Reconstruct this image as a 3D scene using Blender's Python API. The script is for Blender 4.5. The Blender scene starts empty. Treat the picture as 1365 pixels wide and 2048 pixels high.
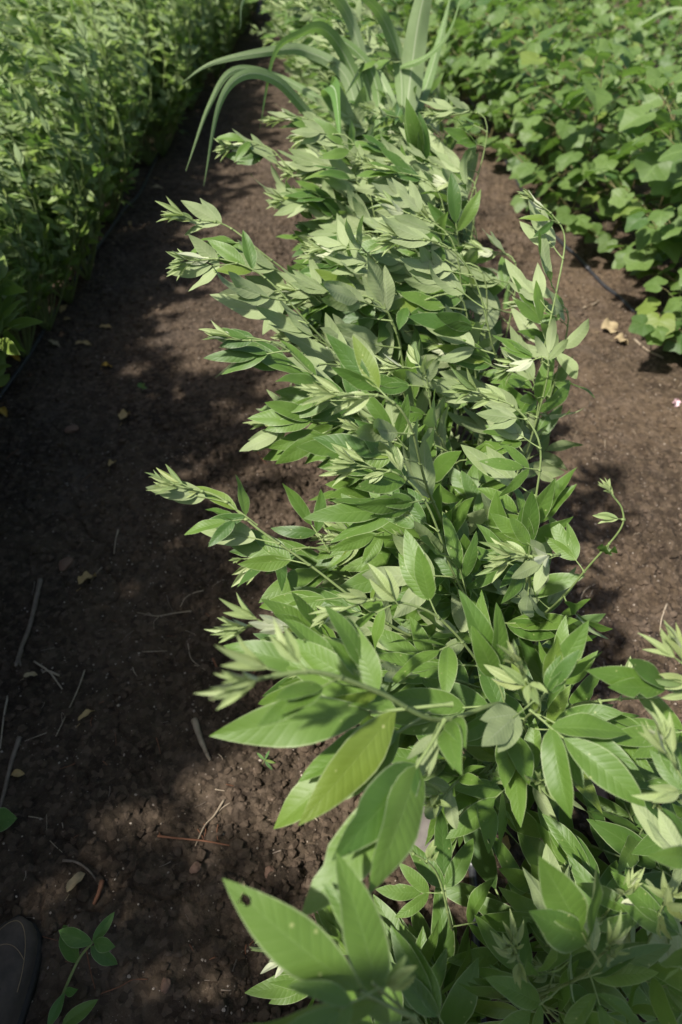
import bpy, math, random
import numpy as np
from mathutils import Vector, Matrix

random.seed(11)
RNG = np.random.default_rng(11)
SC = bpy.context.scene
COL = SC.collection
PI = math.pi

# ------------------------------------------------------------------ camera
CAM_H = 1.5
PITCH = math.radians(44.0)
F = 1365.0
CX, CY = 672.0, 1024.0
cam_d = bpy.data.cameras.new('camera')
cam = bpy.data.objects.new('camera', cam_d)
COL.objects.link(cam)
SC.camera = cam
cam.location = (0, 0, CAM_H)
cam.rotation_euler = (math.radians(90) - PITCH, 0, 0)
cam_d.sensor_fit = 'VERTICAL'
cam_d.sensor_height = 36
cam_d.lens = 24
cam_d.shift_x = (682.5 - CX) / 2048.0
cam_d.clip_start = 0.03
cam_d.clip_end = 400
cam_d.dof.use_dof = True
cam_d.dof.focus_distance = 1.12
cam_d.dof.aperture_fstop = 3.2
cam_d.dof.aperture_blades = 9

def P(px, py, t):
    """a point of the field at depth t (metres) along the optical axis"""
    x = (px - CX) / F
    y = (CY - py) / F
    fw = math.cos(PITCH) + math.sin(PITCH) * y
    dn = math.sin(PITCH) - math.cos(PITCH) * y
    return Vector((x * t, fw * t, CAM_H - dn * t))

def G(px, py, z=0.0):
    x = (px - CX) / F
    y = (CY - py) / F
    fw = math.cos(PITCH) + math.sin(PITCH) * y
    dn = math.sin(PITCH) - math.cos(PITCH) * y
    t = (CAM_H - z) / dn
    return (x * t, fw * t)

# ------------------------------------------------------------------ light
SUN_DIR = Vector((-0.56, -0.38, 1.0)).normalized()
elev = math.asin(SUN_DIR.z)
azim = math.atan2(SUN_DIR.x, SUN_DIR.y)
world = bpy.data.worlds.new('World')
SC.world = world
world.use_nodes = True
wn = world.node_tree
bg = wn.nodes['Background']
sky = wn.nodes.new('ShaderNodeTexSky')
sky.sky_type = 'NISHITA'
sky.sun_disc = False
sky.sun_elevation = elev
sky.sun_rotation = azim % (2 * PI)
sky.air_density = 1.0
sky.dust_density = 2.5
sky.ozone_density = 1.0
wn.links.new(sky.outputs[0], bg.inputs['Color'])
bg.inputs['Strength'].default_value = 0.10
sun_d = bpy.data.lights.new('sun', 'SUN')
sun_d.energy = 4.9
sun_d.angle = math.radians(2.2)
sun_d.color = (1.0, 0.955, 0.88)
sun = bpy.data.objects.new('sun', sun_d)
COL.objects.link(sun)
sun.location = (-3, -3, 8)
sun.rotation_euler = SUN_DIR.to_track_quat('Z', 'Y').to_euler()
SC.view_settings.view_transform = 'Standard'
SC.view_settings.look = 'None'
SC.view_settings.exposure = 0.62
SC.view_settings.gamma = 1
SC.view_settings.use_curve_mapping = False
SC.cycles.use_denoising = True
SC.cycles.max_bounces = 8
SC.cycles.transmission_bounces = 6
SC.cycles.transparent_max_bounces = 8

# ------------------------------------------------------------------ node helpers
class NT:
    def __init__(s, name):
        s.m = bpy.data.materials.new(name)
        s.m.use_nodes = True
        s.t = s.m.node_tree
        s.t.nodes.clear()
        s.out = s.t.nodes.new('ShaderNodeOutputMaterial')
    def n(s, typ, **kw):
        nd = s.t.nodes.new(typ)
        for k, v in kw.items():
            setattr(nd, k, v)
        return nd
    def l(s, a, b):
        s.t.links.new(a, b)
    def val(s, sock, v):
        if isinstance(v, bpy.types.NodeSocket):
            s.l(v, sock)
        else:
            sock.default_value = v
    def math(s, op, a, b=0.0, c=None, clamp=False):
        nd = s.n('ShaderNodeMath', operation=op, use_clamp=clamp)
        s.val(nd.inputs[0], a)
        s.val(nd.inputs[1], b)
        if c is not None:
            s.val(nd.inputs[2], c)
        return nd.outputs[0]
    def mix(s, f, a, b, mode='MIX'):
        nd = s.n('ShaderNodeMix', data_type='RGBA', blend_type=mode)
        s.val(nd.inputs[0], f)
        for i, c in ((6, a), (7, b)):
            if isinstance(c, bpy.types.NodeSocket):
                s.l(c, nd.inputs[i])
            else:
                nd.inputs[i].default_value = (c[0], c[1], c[2], 1)
        return nd.outputs[2]
    def ss(s, x, lo, hi, a=0.0, b=1.0):
        nd = s.n('ShaderNodeMapRange', interpolation_type='SMOOTHSTEP')
        s.val(nd.inputs[0], x)
        nd.inputs[1].default_value = lo
        nd.inputs[2].default_value = hi
        nd.inputs[3].default_value = a
        nd.inputs[4].default_value = b
        return nd.outputs[0]
    def noise(s, vec, scale, detail=3, rough=0.55):
        nd = s.n('ShaderNodeTexNoise')
        if vec is not None:
            s.l(vec, nd.inputs['Vector'])
        nd.inputs['Scale'].default_value = scale
        nd.inputs['Detail'].default_value = detail
        nd.inputs['Roughness'].default_value = rough
        return nd.outputs[0]
    def voro(s, vec, scale, feature='F1', out='Distance'):
        nd = s.n('ShaderNodeTexVoronoi', feature=feature)
        s.l(vec, nd.inputs['Vector'])
        nd.inputs['Scale'].default_value = scale
        return nd.outputs[out]
    def bump(s, h, dist, strength=1.0, normal=None):
        nd = s.n('ShaderNodeBump')
        s.l(h, nd.inputs['Height'])
        nd.inputs['Distance'].default_value = dist
        nd.inputs['Strength'].default_value = strength
        if normal is not None:
            s.l(normal, nd.inputs['Normal'])
        return nd.outputs[0]

def leaf_material(name, top, top2, under, under2, transl, vein_k=9.0, tf=0.28, quilt=0.0003,
                  rough=0.5, vein=(0.22, 0.33, 0.1), straight=False, uvein=(0.5, 0.56, 0.36), holes=False):
    m = NT(name)
    uv = m.n('ShaderNodeUVMap')
    sp = m.n('ShaderNodeSeparateXYZ')
    m.l(uv.outputs[0], sp.inputs[0])
    u = sp.outputs[0]
    v = m.math('MULTIPLY_ADD', sp.outputs[1], 2.0, -1.0)
    av = m.math('ABSOLUTE', v)
    at = m.n('ShaderNodeAttribute', attribute_name='rnd')
    oi = m.n('ShaderNodeObjectInfo')
    r1 = m.math('FRACT', m.math('ADD', at.outputs['Fac'], oi.outputs['Random']))
    geo = m.n('ShaderNodeNewGeometry')
    tc = m.n('ShaderNodeTexCoord')
    back = geo.outputs['Backfacing']
    mid = m.ss(av, 0.0, 0.07 if not straight else 0.1, 1.0, 0.0)
    if straight:
        ph = m.math('MULTIPLY', v, vein_k)
        pp = m.math('PINGPONG', ph, 0.5)
        side = m.ss(pp, 0.0, 0.16, 1.0, 0.0)
        side = m.math('MULTIPLY', side, 0.35)
        q = pp
    else:
        # side veins leave the midrib and sweep towards the tip
        sweep = m.math('MULTIPLY', m.math('POWER', av, 0.85), 1.55)
        ph = m.math('SUBTRACT', m.math('MULTIPLY', u, m.math('MULTIPLY_ADD', r1, 3.5, vein_k)), sweep)
        pp = m.math('PINGPONG', ph, 0.5)
        side = m.ss(pp, 0.0, 0.07, 1.0, 0.0)
        side = m.math('MULTIPLY', side, m.ss(av, 0.75, 1.0, 1.0, 0.15))
        q = m.ss(pp, 0.0, 0.30, 0.0, 1.0)
    vein_f = m.math('MAXIMUM', mid, m.math('MULTIPLY', side, 0.42), clamp=True)
    nz = m.noise(tc.outputs['Object'], 55, 3)
    fine = m.noise(tc.outputs['Object'], 520, 2)
    ctop = m.mix(m.math('MULTIPLY_ADD', nz, 0.5, m.math('MULTIPLY_ADD', r1, 0.9, -0.22), clamp=True), top, top2)
    ctop = m.mix(m.math('MULTIPLY', vein_f, 0.75 if straight else 0.26), ctop, vein)
    if not straight:
        # ageing: a few leaves turn yellower, a few are darker and bluer
        ctop = m.mix(m.ss(r1, 0.92, 1.0, 0.0, 0.45), ctop, (0.19, 0.225, 0.025))
        ctop = m.mix(m.ss(r1, 0.0, 0.22, 0.5, 0.0), ctop, (0.038, 0.095, 0.022))
    # small pale specks of insect feeding
    wn_ = m.n('ShaderNodeTexVoronoi', feature='F1')
    m.l(tc.outputs['Object'], wn_.inputs['Vector'])
    wn_.inputs['Scale'].default_value = 150
    sepc = m.n('ShaderNodeSeparateColor')
    m.l(wn_.outputs['Color'], sepc.inputs[0])
    speck = m.math('MULTIPLY', m.ss(wn_.outputs['Distance'], 0.12, 0.24, 1.0, 0.0),
                   m.math('GREATER_THAN', sepc.outputs[0], 0.93))
    ctop = m.mix(m.math('MULTIPLY', speck, 0.6), ctop, (0.42, 0.45, 0.18))
    cun = m.mix(m.math('MULTIPLY_ADD', nz, 0.5, m.math('MULTIPLY_ADD', r1, 0.9, -0.22), clamp=True), under, under2)
    cun = m.mix(m.math('MULTIPLY', vein_f, 0.8 if straight else 0.38), cun, uvein)
    edge = m.ss(av, 0.90, 0.985, 0.0, 0.6)
    col = m.mix(back, ctop, cun)
    if not straight:
        col = m.mix(edge, col, (0.36, 0.42, 0.22))
    h1 = m.math('ADD', m.math('MULTIPLY', q, 1.0), m.math('MULTIPLY', mid, -0.8))
    h1 = m.math('ADD', h1, m.math('MULTIPLY', fine, 0.35))
    nrm = m.bump(h1, quilt, 0.55)
    pb = m.n('ShaderNodeBsdfPrincipled')
    m.l(col, pb.inputs['Base Color'])
    m.val(pb.inputs['Roughness'], m.mix(back, (rough,) * 3, (0.8,) * 3))
    pb.inputs['Specular IOR Level'].default_value = 0.5
    m.l(nrm, pb.inputs['Normal'])
    tr = m.n('ShaderNodeBsdfTranslucent')
    m.l(m.mix(m.math('MULTIPLY', vein_f, 0.5), transl, tuple(0.5 * c for c in transl)), tr.inputs['Color'])
    m.l(nrm, tr.inputs['Normal'])
    ms = m.n('ShaderNodeMixShader')
    ms.inputs[0].default_value = tf
    m.l(pb.outputs[0], ms.inputs[1])
    m.l(tr.outputs[0], ms.inputs[2])
    if holes:
        # holes eaten by insects
        vh = m.n('ShaderNodeTexVoronoi', feature='F1')
        wob = m.n('ShaderNodeVectorMath', operation='ADD')
        sc2 = m.n('ShaderNodeVectorMath', operation='SCALE')
        nc = m.n('ShaderNodeTexNoise'); nc.inputs['Scale'].default_value = 260
        m.l(tc.outputs['Object'], nc.inputs['Vector'])
        m.l(nc.outputs['Color'], sc2.inputs[0]); sc2.inputs['Scale'].default_value = 0.008
        m.l(tc.outputs['Object'], wob.inputs[0]); m.l(sc2.outputs[0], wob.inputs[1])
        m.l(wob.outputs[0], vh.inputs['Vector'])
        vh.inputs['Scale'].default_value = 48
        sh_ = m.n('ShaderNodeSeparateColor'); m.l(vh.outputs['Color'], sh_.inputs[0])
        hole = m.math('MULTIPLY', m.math('LESS_THAN', vh.outputs['Distance'], 0.16), m.math('GREATER_THAN', sh_.outputs[1], 0.945))
        hole = m.math('MULTIPLY', hole, m.math('GREATER_THAN', r1, 0.35))
        tb = m.n('ShaderNodeBsdfTransparent')
        m2 = m.n('ShaderNodeMixShader')
        m.l(hole, m2.inputs[0]); m.l(ms.outputs[0], m2.inputs[1]); m.l(tb.outputs[0], m2.inputs[2])
        m.l(m2.outputs[0], m.out.inputs[0])
    else:
        m.l(ms.outputs[0], m.out.inputs[0])
    return m.m

M = {}
M['leaf'] = leaf_material('pea_leaf', (0.069, 0.138, 0.019), (0.124, 0.210, 0.035), (0.235, 0.300, 0.125),
                          (0.335, 0.395, 0.195), (0.24, 0.42, 0.07), holes=True)
M['young'] = leaf_material('young_pea_leaf', (0.25, 0.33, 0.12), (0.34, 0.40, 0.18), (0.46, 0.50, 0.30),
                           (0.56, 0.59, 0.40), (0.36, 0.50, 0.12), vein=(0.42, 0.48, 0.26), uvein=(0.6, 0.64, 0.46))
M['hedge'] = leaf_material('hedge_leaf', (0.110, 0.180, 0.026), (0.205, 0.295, 0.052), (0.24, 0.32, 0.11),
                           (0.24, 0.32, 0.15), (0.24, 0.44, 0.06), tf=0.3)
M['cotton'] = leaf_material('cotton_leaf', (0.064, 0.116, 0.022), (0.128, 0.198, 0.048), (0.15, 0.24, 0.09),
                            (0.20, 0.28, 0.13), (0.24, 0.44, 0.06), vein_k=4, quilt=0.0008, rough=0.55)
M['maize'] = leaf_material('maize_leaf', (0.085, 0.175, 0.030), (0.130, 0.240, 0.048), (0.13, 0.22, 0.06),
                           (0.25, 0.32, 0.16), (0.26, 0.46, 0.08), vein_k=9, straight=True, rough=0.42,
                           vein=(0.55, 0.62, 0.42), tf=0.24, quilt=0.0006)
M['weed'] = leaf_material('weed_leaf', (0.05, 0.135, 0.022), (0.08, 0.18, 0.035), (0.10, 0.19, 0.06),
                          (0.12, 0.2, 0.08), (0.2, 0.42, 0.05), vein_k=5, rough=0.62, quilt=0.0005)

def simple_mat(name, c1, c2, scale=60, rough=0.7, bump=0.0008, stretch=None, spec=0.3, metal=0):
    m = NT(name)
    tc = m.n('ShaderNodeTexCoord')
    v = tc.outputs['Object']
    if stretch:
        mp = m.n('ShaderNodeMapping')
        mp.inputs['Scale'].default_value = stretch
        m.l(v, mp.inputs[0])
        v = mp.outputs[0]
    oi = m.n('ShaderNodeObjectInfo')
    nz = m.noise(v, scale, 5, 0.6)
    f = m.math('MULTIPLY_ADD', oi.outputs['Random'], 0.3, m.math('MULTIPLY_ADD', nz, 1.6, -0.45), clamp=True)
    pb = m.n('ShaderNodeBsdfPrincipled')
    m.l(m.mix(f, c1, c2), pb.inputs['Base Color'])
    pb.inputs['Roughness'].default_value = rough
    pb.inputs['Specular IOR Level'].default_value = spec
    pb.inputs['Metallic'].default_value = metal
    m.l(m.bump(nz, bump, 0.8), pb.inputs['Normal'])
    m.l(pb.outputs[0], m.out.inputs[0])
    return m.m

M['stem'] = simple_mat('pea_stem', (0.14, 0.20, 0.06), (0.24, 0.30, 0.12), 90, 0.6, 0.0004)
M['stem_low'] = simple_mat('woody_stem', (0.10, 0.095, 0.055), (0.17, 0.16, 0.10), 70, 0.75, 0.0006)
M['cstem'] = simple_mat('cotton_stem', (0.12, 0.15, 0.05), (0.17, 0.11, 0.06), 20, 0.6, 0.0003)
M['stalk'] = simple_mat('maize_stalk', (0.10, 0.18, 0.05), (0.16, 0.25, 0.08), 40, 0.5, 0.0004)
M['straw'] = simple_mat('straw', (0.20, 0.15, 0.10), (0.42, 0.35, 0.26), 40, 0.8, 0.0006)
M['stick'] = simple_mat('bare_branch', (0.11, 0.085, 0.065), (0.26, 0.21, 0.165), 45, 0.85, 0.0012)
M['redtwig'] = simple_mat('reddish_twig', (0.12, 0.05, 0.025), (0.24, 0.11, 0.06), 60, 0.7, 0.0006)
M['dryleaf'] = simple_mat('dry_leaf', (0.30, 0.20, 0.08), (0.50, 0.37, 0.18), 60, 0.8, 0.001)
M['yleaf'] = simple_mat('yellow_leaf', (0.42, 0.25, 0.03), (0.55, 0.36, 0.07), 70, 0.7, 0.001)
M['pale_leaf'] = simple_mat('pale_dead_leaf', (0.24, 0.18, 0.10), (0.44, 0.35, 0.21), 60, 0.8, 0.0015)
M['petal'] = simple_mat('petal', (0.62, 0.33, 0.42), (0.75, 0.62, 0.62), 90, 0.6, 0.0006)
M['stone'] = simple_mat('grey_stone', (0.10, 0.088, 0.08), (0.19, 0.17, 0.155), 22, 0.75, 0.003)
M['rstone'] = simple_mat('brown_stone', (0.13, 0.075, 0.05), (0.22, 0.14, 0.10), 22, 0.8, 0.003)
M['tube'] = simple_mat('black_hose', (0.015, 0.016, 0.02), (0.05, 0.05, 0.055), 60, 0.38, 0.0004, spec=0.5)
M['boot'] = simple_mat('boot_leather', (0.020, 0.019, 0.020), (0.130, 0.100, 0.078), 22, 0.8, 0.003)
M['sole'] = simple_mat('boot_sole', (0.018, 0.017, 0.016), (0.05, 0.042, 0.036), 60, 0.8, 0.001)
M['thread'] = simple_mat('boot_stitching', (0.22, 0.15, 0.08), (0.34, 0.25, 0.15), 60, 0.8, 0.0004)
M['lace'] = simple_mat('boot_lace', (0.03, 0.03, 0.03), (0.08, 0.07, 0.06), 60, 0.8, 0.0004)
M['denim'] = simple_mat('trouser_cloth', (0.03, 0.035, 0.05), (0.06, 0.07, 0.09), 200, 0.9, 0.0006)
M['shirt'] = simple_mat('shirt_cloth', (0.14, 0.15, 0.16), (0.2, 0.21, 0.22), 150, 0.9, 0.0006)
M['skin'] = simple_mat('skin', (0.24, 0.13, 0.085), (0.32, 0.18, 0.12), 30, 0.5, 0.0004)
M['hair'] = simple_mat('hair', (0.012, 0.01, 0.009), (0.035, 0.028, 0.022), 200, 0.5, 0.002)
M['eye'] = simple_mat('eye', (0.5, 0.47, 0.44), (0.62, 0.6, 0.57), 60, 0.3, 0.0001)
M['black'] = simple_mat('black_plastic', (0.015, 0.015, 0.016), (0.03, 0.03, 0.032), 200, 0.45, 0.0002)

def soil_mat(name, crumb=False):
    m = NT(name)
    tc = m.n('ShaderNodeTexCoord')
    v = tc.outputs['Object']
    big = m.noise(v, 2.3, 4, 0.6)
    mid = m.noise(v, 22, 6, 0.65)
    fin = m.noise(v, 240, 4, 0.7)
    base = m.mix(m.ss(big, 0.35, 0.68), (0.028, 0.0185, 0.0120), (0.068, 0.045, 0.029))
    base = m.mix(m.math('MULTIPLY', m.ss(mid, 0.42, 0.72), 0.55), base, (0.105, 0.072, 0.048))
    base = m.mix(m.math('MULTIPLY', m.ss(fin, 0.5, 0.8), 0.35), base, (0.17, 0.128, 0.092))
    base = m.mix(m.math('MULTIPLY', m.ss(mid, 0.5, 0.25), 0.6), base, (0.028, 0.017, 0.012))
    # the right-hand strip is loose and reddish, the trodden left furrow dull and crusted
    sx = m.n('ShaderNodeSeparateXYZ'); m.l(v, sx.inputs[0])
    edge_ = m.math('ADD', sx.outputs[0], m.math('MULTIPLY_ADD', big, 0.8, -0.4))
    base = m.mix(m.ss(edge_, 0.15, 0.85), base, (1.24, 1.22, 1.18), mode='MULTIPLY')
    base = m.mix(1.0, base, (1.08, 1.14, 1.12), mode='MULTIPLY')
    crust = m.math('MULTIPLY', m.ss(m.noise(v, 5, 5, 0.7), 0.5, 0.68), 0.45)
    base = m.mix(crust, base, (0.130, 0.098, 0.074))
    # pale mineral grains
    vo = m.n('ShaderNodeTexVoronoi', feature='F1')
    m.l(v, vo.inputs['Vector'])
    vo.inputs['Scale'].default_value = 130
    sc = m.n('ShaderNodeSeparateColor')
    m.l(vo.outputs['Color'], sc.inputs[0])
    gr = m.math('MULTIPLY', m.ss(vo.outputs['Distance'], 0.16, 0.34, 1.0, 0.0), m.math('GREATER_THAN', sc.outputs[0], 0.93))
    gr = m.math('MULTIPLY', gr, m.ss(m.noise(v, 9, 3), 0.42, 0.6))
    base = m.mix(m.math('MULTIPLY', gr, 0.6), base, (0.33, 0.27, 0.22))
    oi = m.n('ShaderNodeAttribute', attribute_name='rnd')
    cl = m.n('ShaderNodeTexVoronoi', feature='F1')
    m.l(v, cl.inputs['Vector']); cl.inputs['Scale'].default_value = 75
    sl = m.n('ShaderNodeSeparateColor'); m.l(cl.outputs['Color'], sl.inputs[0])
    base = m.mix(m.math('MULTIPLY', m.ss(sl.outputs[2], 0.55, 1.0), 0.5), base, (0.145, 0.105, 0.074))
    base = m.mix(m.math('MULTIPLY', m.ss(sl.outputs[1], 0.6, 1.0), 0.55), base, (0.022, 0.0145, 0.0095))
    if crumb:
        base = m.mix(m.math('MULTIPLY', oi.outputs['Fac'], 0.4), base, (0.115, 0.080, 0.055))
    pb = m.n('ShaderNodeBsdfPrincipled')
    m.l(base, pb.inputs['Base Color'])
    pb.inputs['Roughness'].default_value = 0.88
    pb.inputs['Specular IOR Level'].default_value = 0.25
    h = m.math('ADD', m.math('MULTIPLY', mid, 0.4), m.math('MULTIPLY', fin, 0.6))
    n1 = m.bump(h, 0.006 if not crumb else 0.002, 0.9)
    if not crumb:
        v2 = m.voro(v, 95, 'SMOOTH_F1')
        n1 = m.bump(m.math('MULTIPLY', v2, -1.0), 0.006, m_strength, normal=n1) if False else m.bump(m.math('MULTIPLY', v2, -1.0), 0.006, 0.6, normal=n1)
    m.l(n1, pb.inputs['Normal'])
    m.l(pb.outputs[0], m.out.inputs[0])
    return m.m
M['soil'] = soil_mat('soil')
M['crumb'] = soil_mat('soil_crumb', True)
M['grit'] = simple_mat('pale_grit', (0.075, 0.052, 0.037), (0.44, 0.37, 0.30), 14, 0.7, 0.0004)

# ------------------------------------------------------------------ object helpers
def tag(o, label=None, cat=None, group=None, kind=None):
    if label: o['label'] = label
    if cat: o['category'] = cat
    if group: o['group'] = group
    if kind: o['kind'] = kind
    return o

def empty(name, loc, label, cat, group=None, rz=0.0, scale=1.0):
    o = bpy.data.objects.new(name, None)
    o.empty_display_size = 0.05
    COL.objects.link(o)
    o.location = loc
    o.rotation_euler = (0, 0, rz)
    o.scale = (scale,) * 3
    return tag(o, label, cat, group)

class MB:
    """collects vertices, quads, triangles, uvs, a random value and a material slot"""
    def __init__(s):
        s.v, s.q, s.t, s.uv, s.r, s.qm, s.tm, s.n = [], [], [], [], [], [], [], 0
    def add(s, v, q=None, t=None, uv=None, rnd=None, mat=0):
        v = np.asarray(v, dtype=np.float64).reshape(-1, 3)
        k = len(v)
        s.v.append(v)
        if q is not None and len(q):
            q = np.asarray(q, dtype=np.int64)
            s.q.append(q + s.n)
            s.qm.append(np.full(len(q), mat) if np.isscalar(mat) else np.asarray(mat))
        if t is not None and len(t):
            t = np.asarray(t, dtype=np.int64)
            s.t.append(t + s.n)
            s.tm.append(np.full(len(t), mat if np.isscalar(mat) else 0))
        s.uv.append(np.zeros((k, 2)) if uv is None else np.asarray(uv))
        if rnd is None: rnd = random.random()
        s.r.append(np.full(k, rnd) if np.isscalar(rnd) else np.asarray(rnd))
        s.n += k
    def pack(s):
        v = np.concatenate(s.v)
        q = np.concatenate(s.q) if s.q else np.zeros((0, 4), int)
        t = np.concatenate(s.t) if s.t else np.zeros((0, 3), int)
        return dict(v=v, q=q, t=t, uv=np.concatenate(s.uv), r=np.concatenate(s.r),
                    qm=np.concatenate(s.qm) if s.qm else np.zeros(0, int),
                    tm=np.concatenate(s.tm) if s.tm else np.zeros(0, int))
    def inst(s, p, mat4, rnd=None):
        """add a packed template under a 4x4 matrix"""
        m = np.array(mat4)
        v = p['v'] @ m[:3, :3].T + m[:3, 3]
        s.v.append(v)
        if len(p['q']):
            s.q.append(p['q'] + s.n); s.qm.append(p['qm'])
        if len(p['t']):
            s.t.append(p['t'] + s.n); s.tm.append(p['tm'])
        s.uv.append(p['uv'])
        s.r.append(np.mod(p['r'] + (random.random() if rnd is None else rnd), 1.0))
        s.n += len(v)
    def mesh(s, name, mats, smooth=True):
        p = s.pack()
        me = bpy.data.meshes.new(name)
        nv, nq, nt = len(p['v']), len(p['q']), len(p['t'])
        loops = np.concatenate([p['q'].ravel(), p['t'].ravel()]).astype(np.int32)
        me.vertices.add(nv)
        me.vertices.foreach_set('co', p['v'].astype(np.float32).ravel())
        me.loops.add(len(loops))
        me.loops.foreach_set('vertex_index', loops)
        me.polygons.add(nq + nt)
        start = np.concatenate([np.arange(nq) * 4, nq * 4 + np.arange(nt) * 3]).astype(np.int32)
        me.polygons.foreach_set('loop_start', start)
        me.polygons.foreach_set('material_index', np.concatenate([p['qm'], p['tm']]).astype(np.int32))
        me.update(calc_edges=True)
        me.polygons.foreach_set('use_smooth', np.full(nq + nt, smooth))
        uvl = me.uv_layers.new(name='UVMap')
        uvl.data.foreach_set('uv', p['uv'][loops].astype(np.float32).ravel())
        at = me.attributes.new('rnd', 'FLOAT', 'POINT')
        at.data.foreach_set('value', p['r'].astype(np.float32))
        for mm in mats:
            me.materials.append(mm)
        me.validate()
        return me
    def build(s, name, mats, parent=None, smooth=True, loc=None):
        o = bpy.data.objects.new(name, s.mesh(name, mats, smooth))
        COL.objects.link(o)
        if parent is not None: o.parent = parent
        if loc is not None: o.location = loc
        return o

def frame(d, n):
    """3x3 whose x axis is d and z axis is as near n as it can be"""
    x = d.normalized()
    y = n.cross(x)
    if y.length < 1e-4:
        y = Vector((0.3, 0.9, 0.1)).cross(x)
    y.normalize()
    z = x.cross(y)
    return Matrix((x, y, z)).transposed()

def mat4(loc, d, n, s=1.0):
    m = frame(d, n).to_4x4()
    m = m @ Matrix.Diagonal((s, s, s, 1))
    m.translation = loc
    return m

def catmull(pts, n=6):
    pts = [Vector(p) for p in pts]
    if len(pts) == 2:
        return [pts[0].lerp(pts[1], i / n) for i in range(n + 1)]
    P_ = [2 * pts[0] - pts[1]] + pts + [2 * pts[-1] - pts[-2]]
    out = []
    for i in range(1, len(P_) - 2):
        a, b, c, d = P_[i - 1], P_[i], P_[i + 1], P_[i + 2]
        for k in range(n):
            t = k / n
            out.append(0.5 * ((2 * b) + (c - a) * t + (2 * a - 5 * b + 4 * c - d) * t * t + (3 * b - a - 3 * c + d) * t ** 3))
    out.append(P_[-2].copy())
    return out

def tube(mb, pts, radii, n=6, mat=0, rnd=None, cap=True, flat=1.0, jit=0.0):
    pts = [Vector(p) for p in pts]
    m = len(pts)
    if np.isscalar(radii): radii = [radii] * m
    vs = []
    up = Vector((0.13, 0.21, 1))
    prev = None
    for i, p in enumerate(pts):
        t = (pts[min(i + 1, m - 1)] - pts[max(i - 1, 0)])
        if t.length < 1e-9: t = Vector((0, 0, 1))
        t.normalize()
        if prev is None:
            a = up.cross(t)
            if a.length < 0.1: a = Vector((1, 0, 0)).cross(t)
        else:
            a = prev - t * prev.dot(t)
        a.normalize(); prev = a
        b = t.cross(a)
        for k in range(n):
            th = 2 * PI * k / n
            r = radii[i] * (1 + (random.uniform(-jit, jit) if jit else 0))
            vs.append(p + a * (math.cos(th) * r) + b * (math.sin(th) * r * flat))
    q = []
    for i in range(m - 1):
        for k in range(n):
            q.append((i * n + k, i * n + (k + 1) % n, (i + 1) * n + (k + 1) % n, (i + 1) * n + k))
    t_ = []
    if cap:
        vs.append(pts[0]); vs.append(pts[-1])
        c0, c1 = len(vs) - 2, len(vs) - 1
        for k in range(n):
            t_.append((c0, (k + 1) % n, k))
            t_.append((c1, (m - 1) * n + k, (m - 1) * n + (k + 1) % n))
    uv = np.zeros((len(vs), 2)); uv[:, 1] = 0.85; uv[:, 0] = 0.5
    mb.add([tuple(v) for v in vs], q, t_, uv=uv, mat=mat, rnd=rnd)

# ------------------------------------------------------------------ leaf templates
def leaflet(L, W, fold=0.25, droop=0.5, twist=0.0, wave=0.06, nu=9, nv=6, bite=None, pw=0.82, rise=0.0, asym=0.0, curl=0.0):
    """a lanceolate leaflet along +x, upper face towards +z"""
    us = np.linspace(0, 1, nu + 1)
    vs = np.linspace(-1, 1, nv + 1)
    w = W * np.sin(PI * us ** pw) ** 0.86
    w[0] = W * 0.04; w[-1] = 0.0002
    th = rise - droop * us ** 1.3
    step = L / nu
    cx = np.concatenate([[0], np.cumsum(np.cos(th[:-1]) * step)])
    cz = np.concatenate([[0], np.cumsum(np.sin(th[:-1]) * step)])
    ph = random.uniform(0, 6.28); ph2 = random.uniform(0, 6.28)
    V, UV = [], []
    for i, u in enumerate(us):
        tw = twist * u
        for v in vs:
            ww = w[i]
            side = 1.0 + (0.05 * math.sin(7 * u + ph) + asym * (1 if v > 0 else -1) * 0.5)
            if bite is not None:
                bu, bs, bd = bite
                if v * bs > 0:
                    side *= 1 - bd * math.exp(-((u - bu) / 0.055) ** 2)
            y = v * ww * side
            z = fold * abs(v) * ww * (1 - 0.3 * abs(v)) - curl * ww * v * v \
                + wave * W * abs(v) ** 1.5 * math.sin(u * 11 + (ph if v > 0 else ph2)) * math.sin(PI * u)
            y2 = y * math.cos(tw) - z * math.sin(tw)
            z2 = y * math.sin(tw) + z * math.cos(tw)
            V.append((cx[i] - z2 * math.sin(th[i]), y2, cz[i] + z2 * math.cos(th[i])))
            UV.append((u, 0.5 + 0.5 * v))
    Q = []
    k = nv + 1
    for i in range(nu):
        for j in range(nv):
            Q.append((i * k + j, (i + 1) * k + j, (i + 1) * k + j + 1, i * k + j + 1))
    return np.array(V), Q, np.array(UV)

def rotz(a): return Matrix.Rotation(a, 4, 'Z')
def roty(a): return Matrix.Rotation(a, 4, 'Y')
def rotx(a): return Matrix.Rotation(a, 4, 'X')

def add_leaflet(mb, M4, mat, **kw):
    v, q, uv = leaflet(**kw)
    m = np.array(M4)
    mb.add(v @ m[:3, :3].T + m[:3, 3], q, uv=uv, rnd=random.random() * 0.35, mat=mat)

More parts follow.
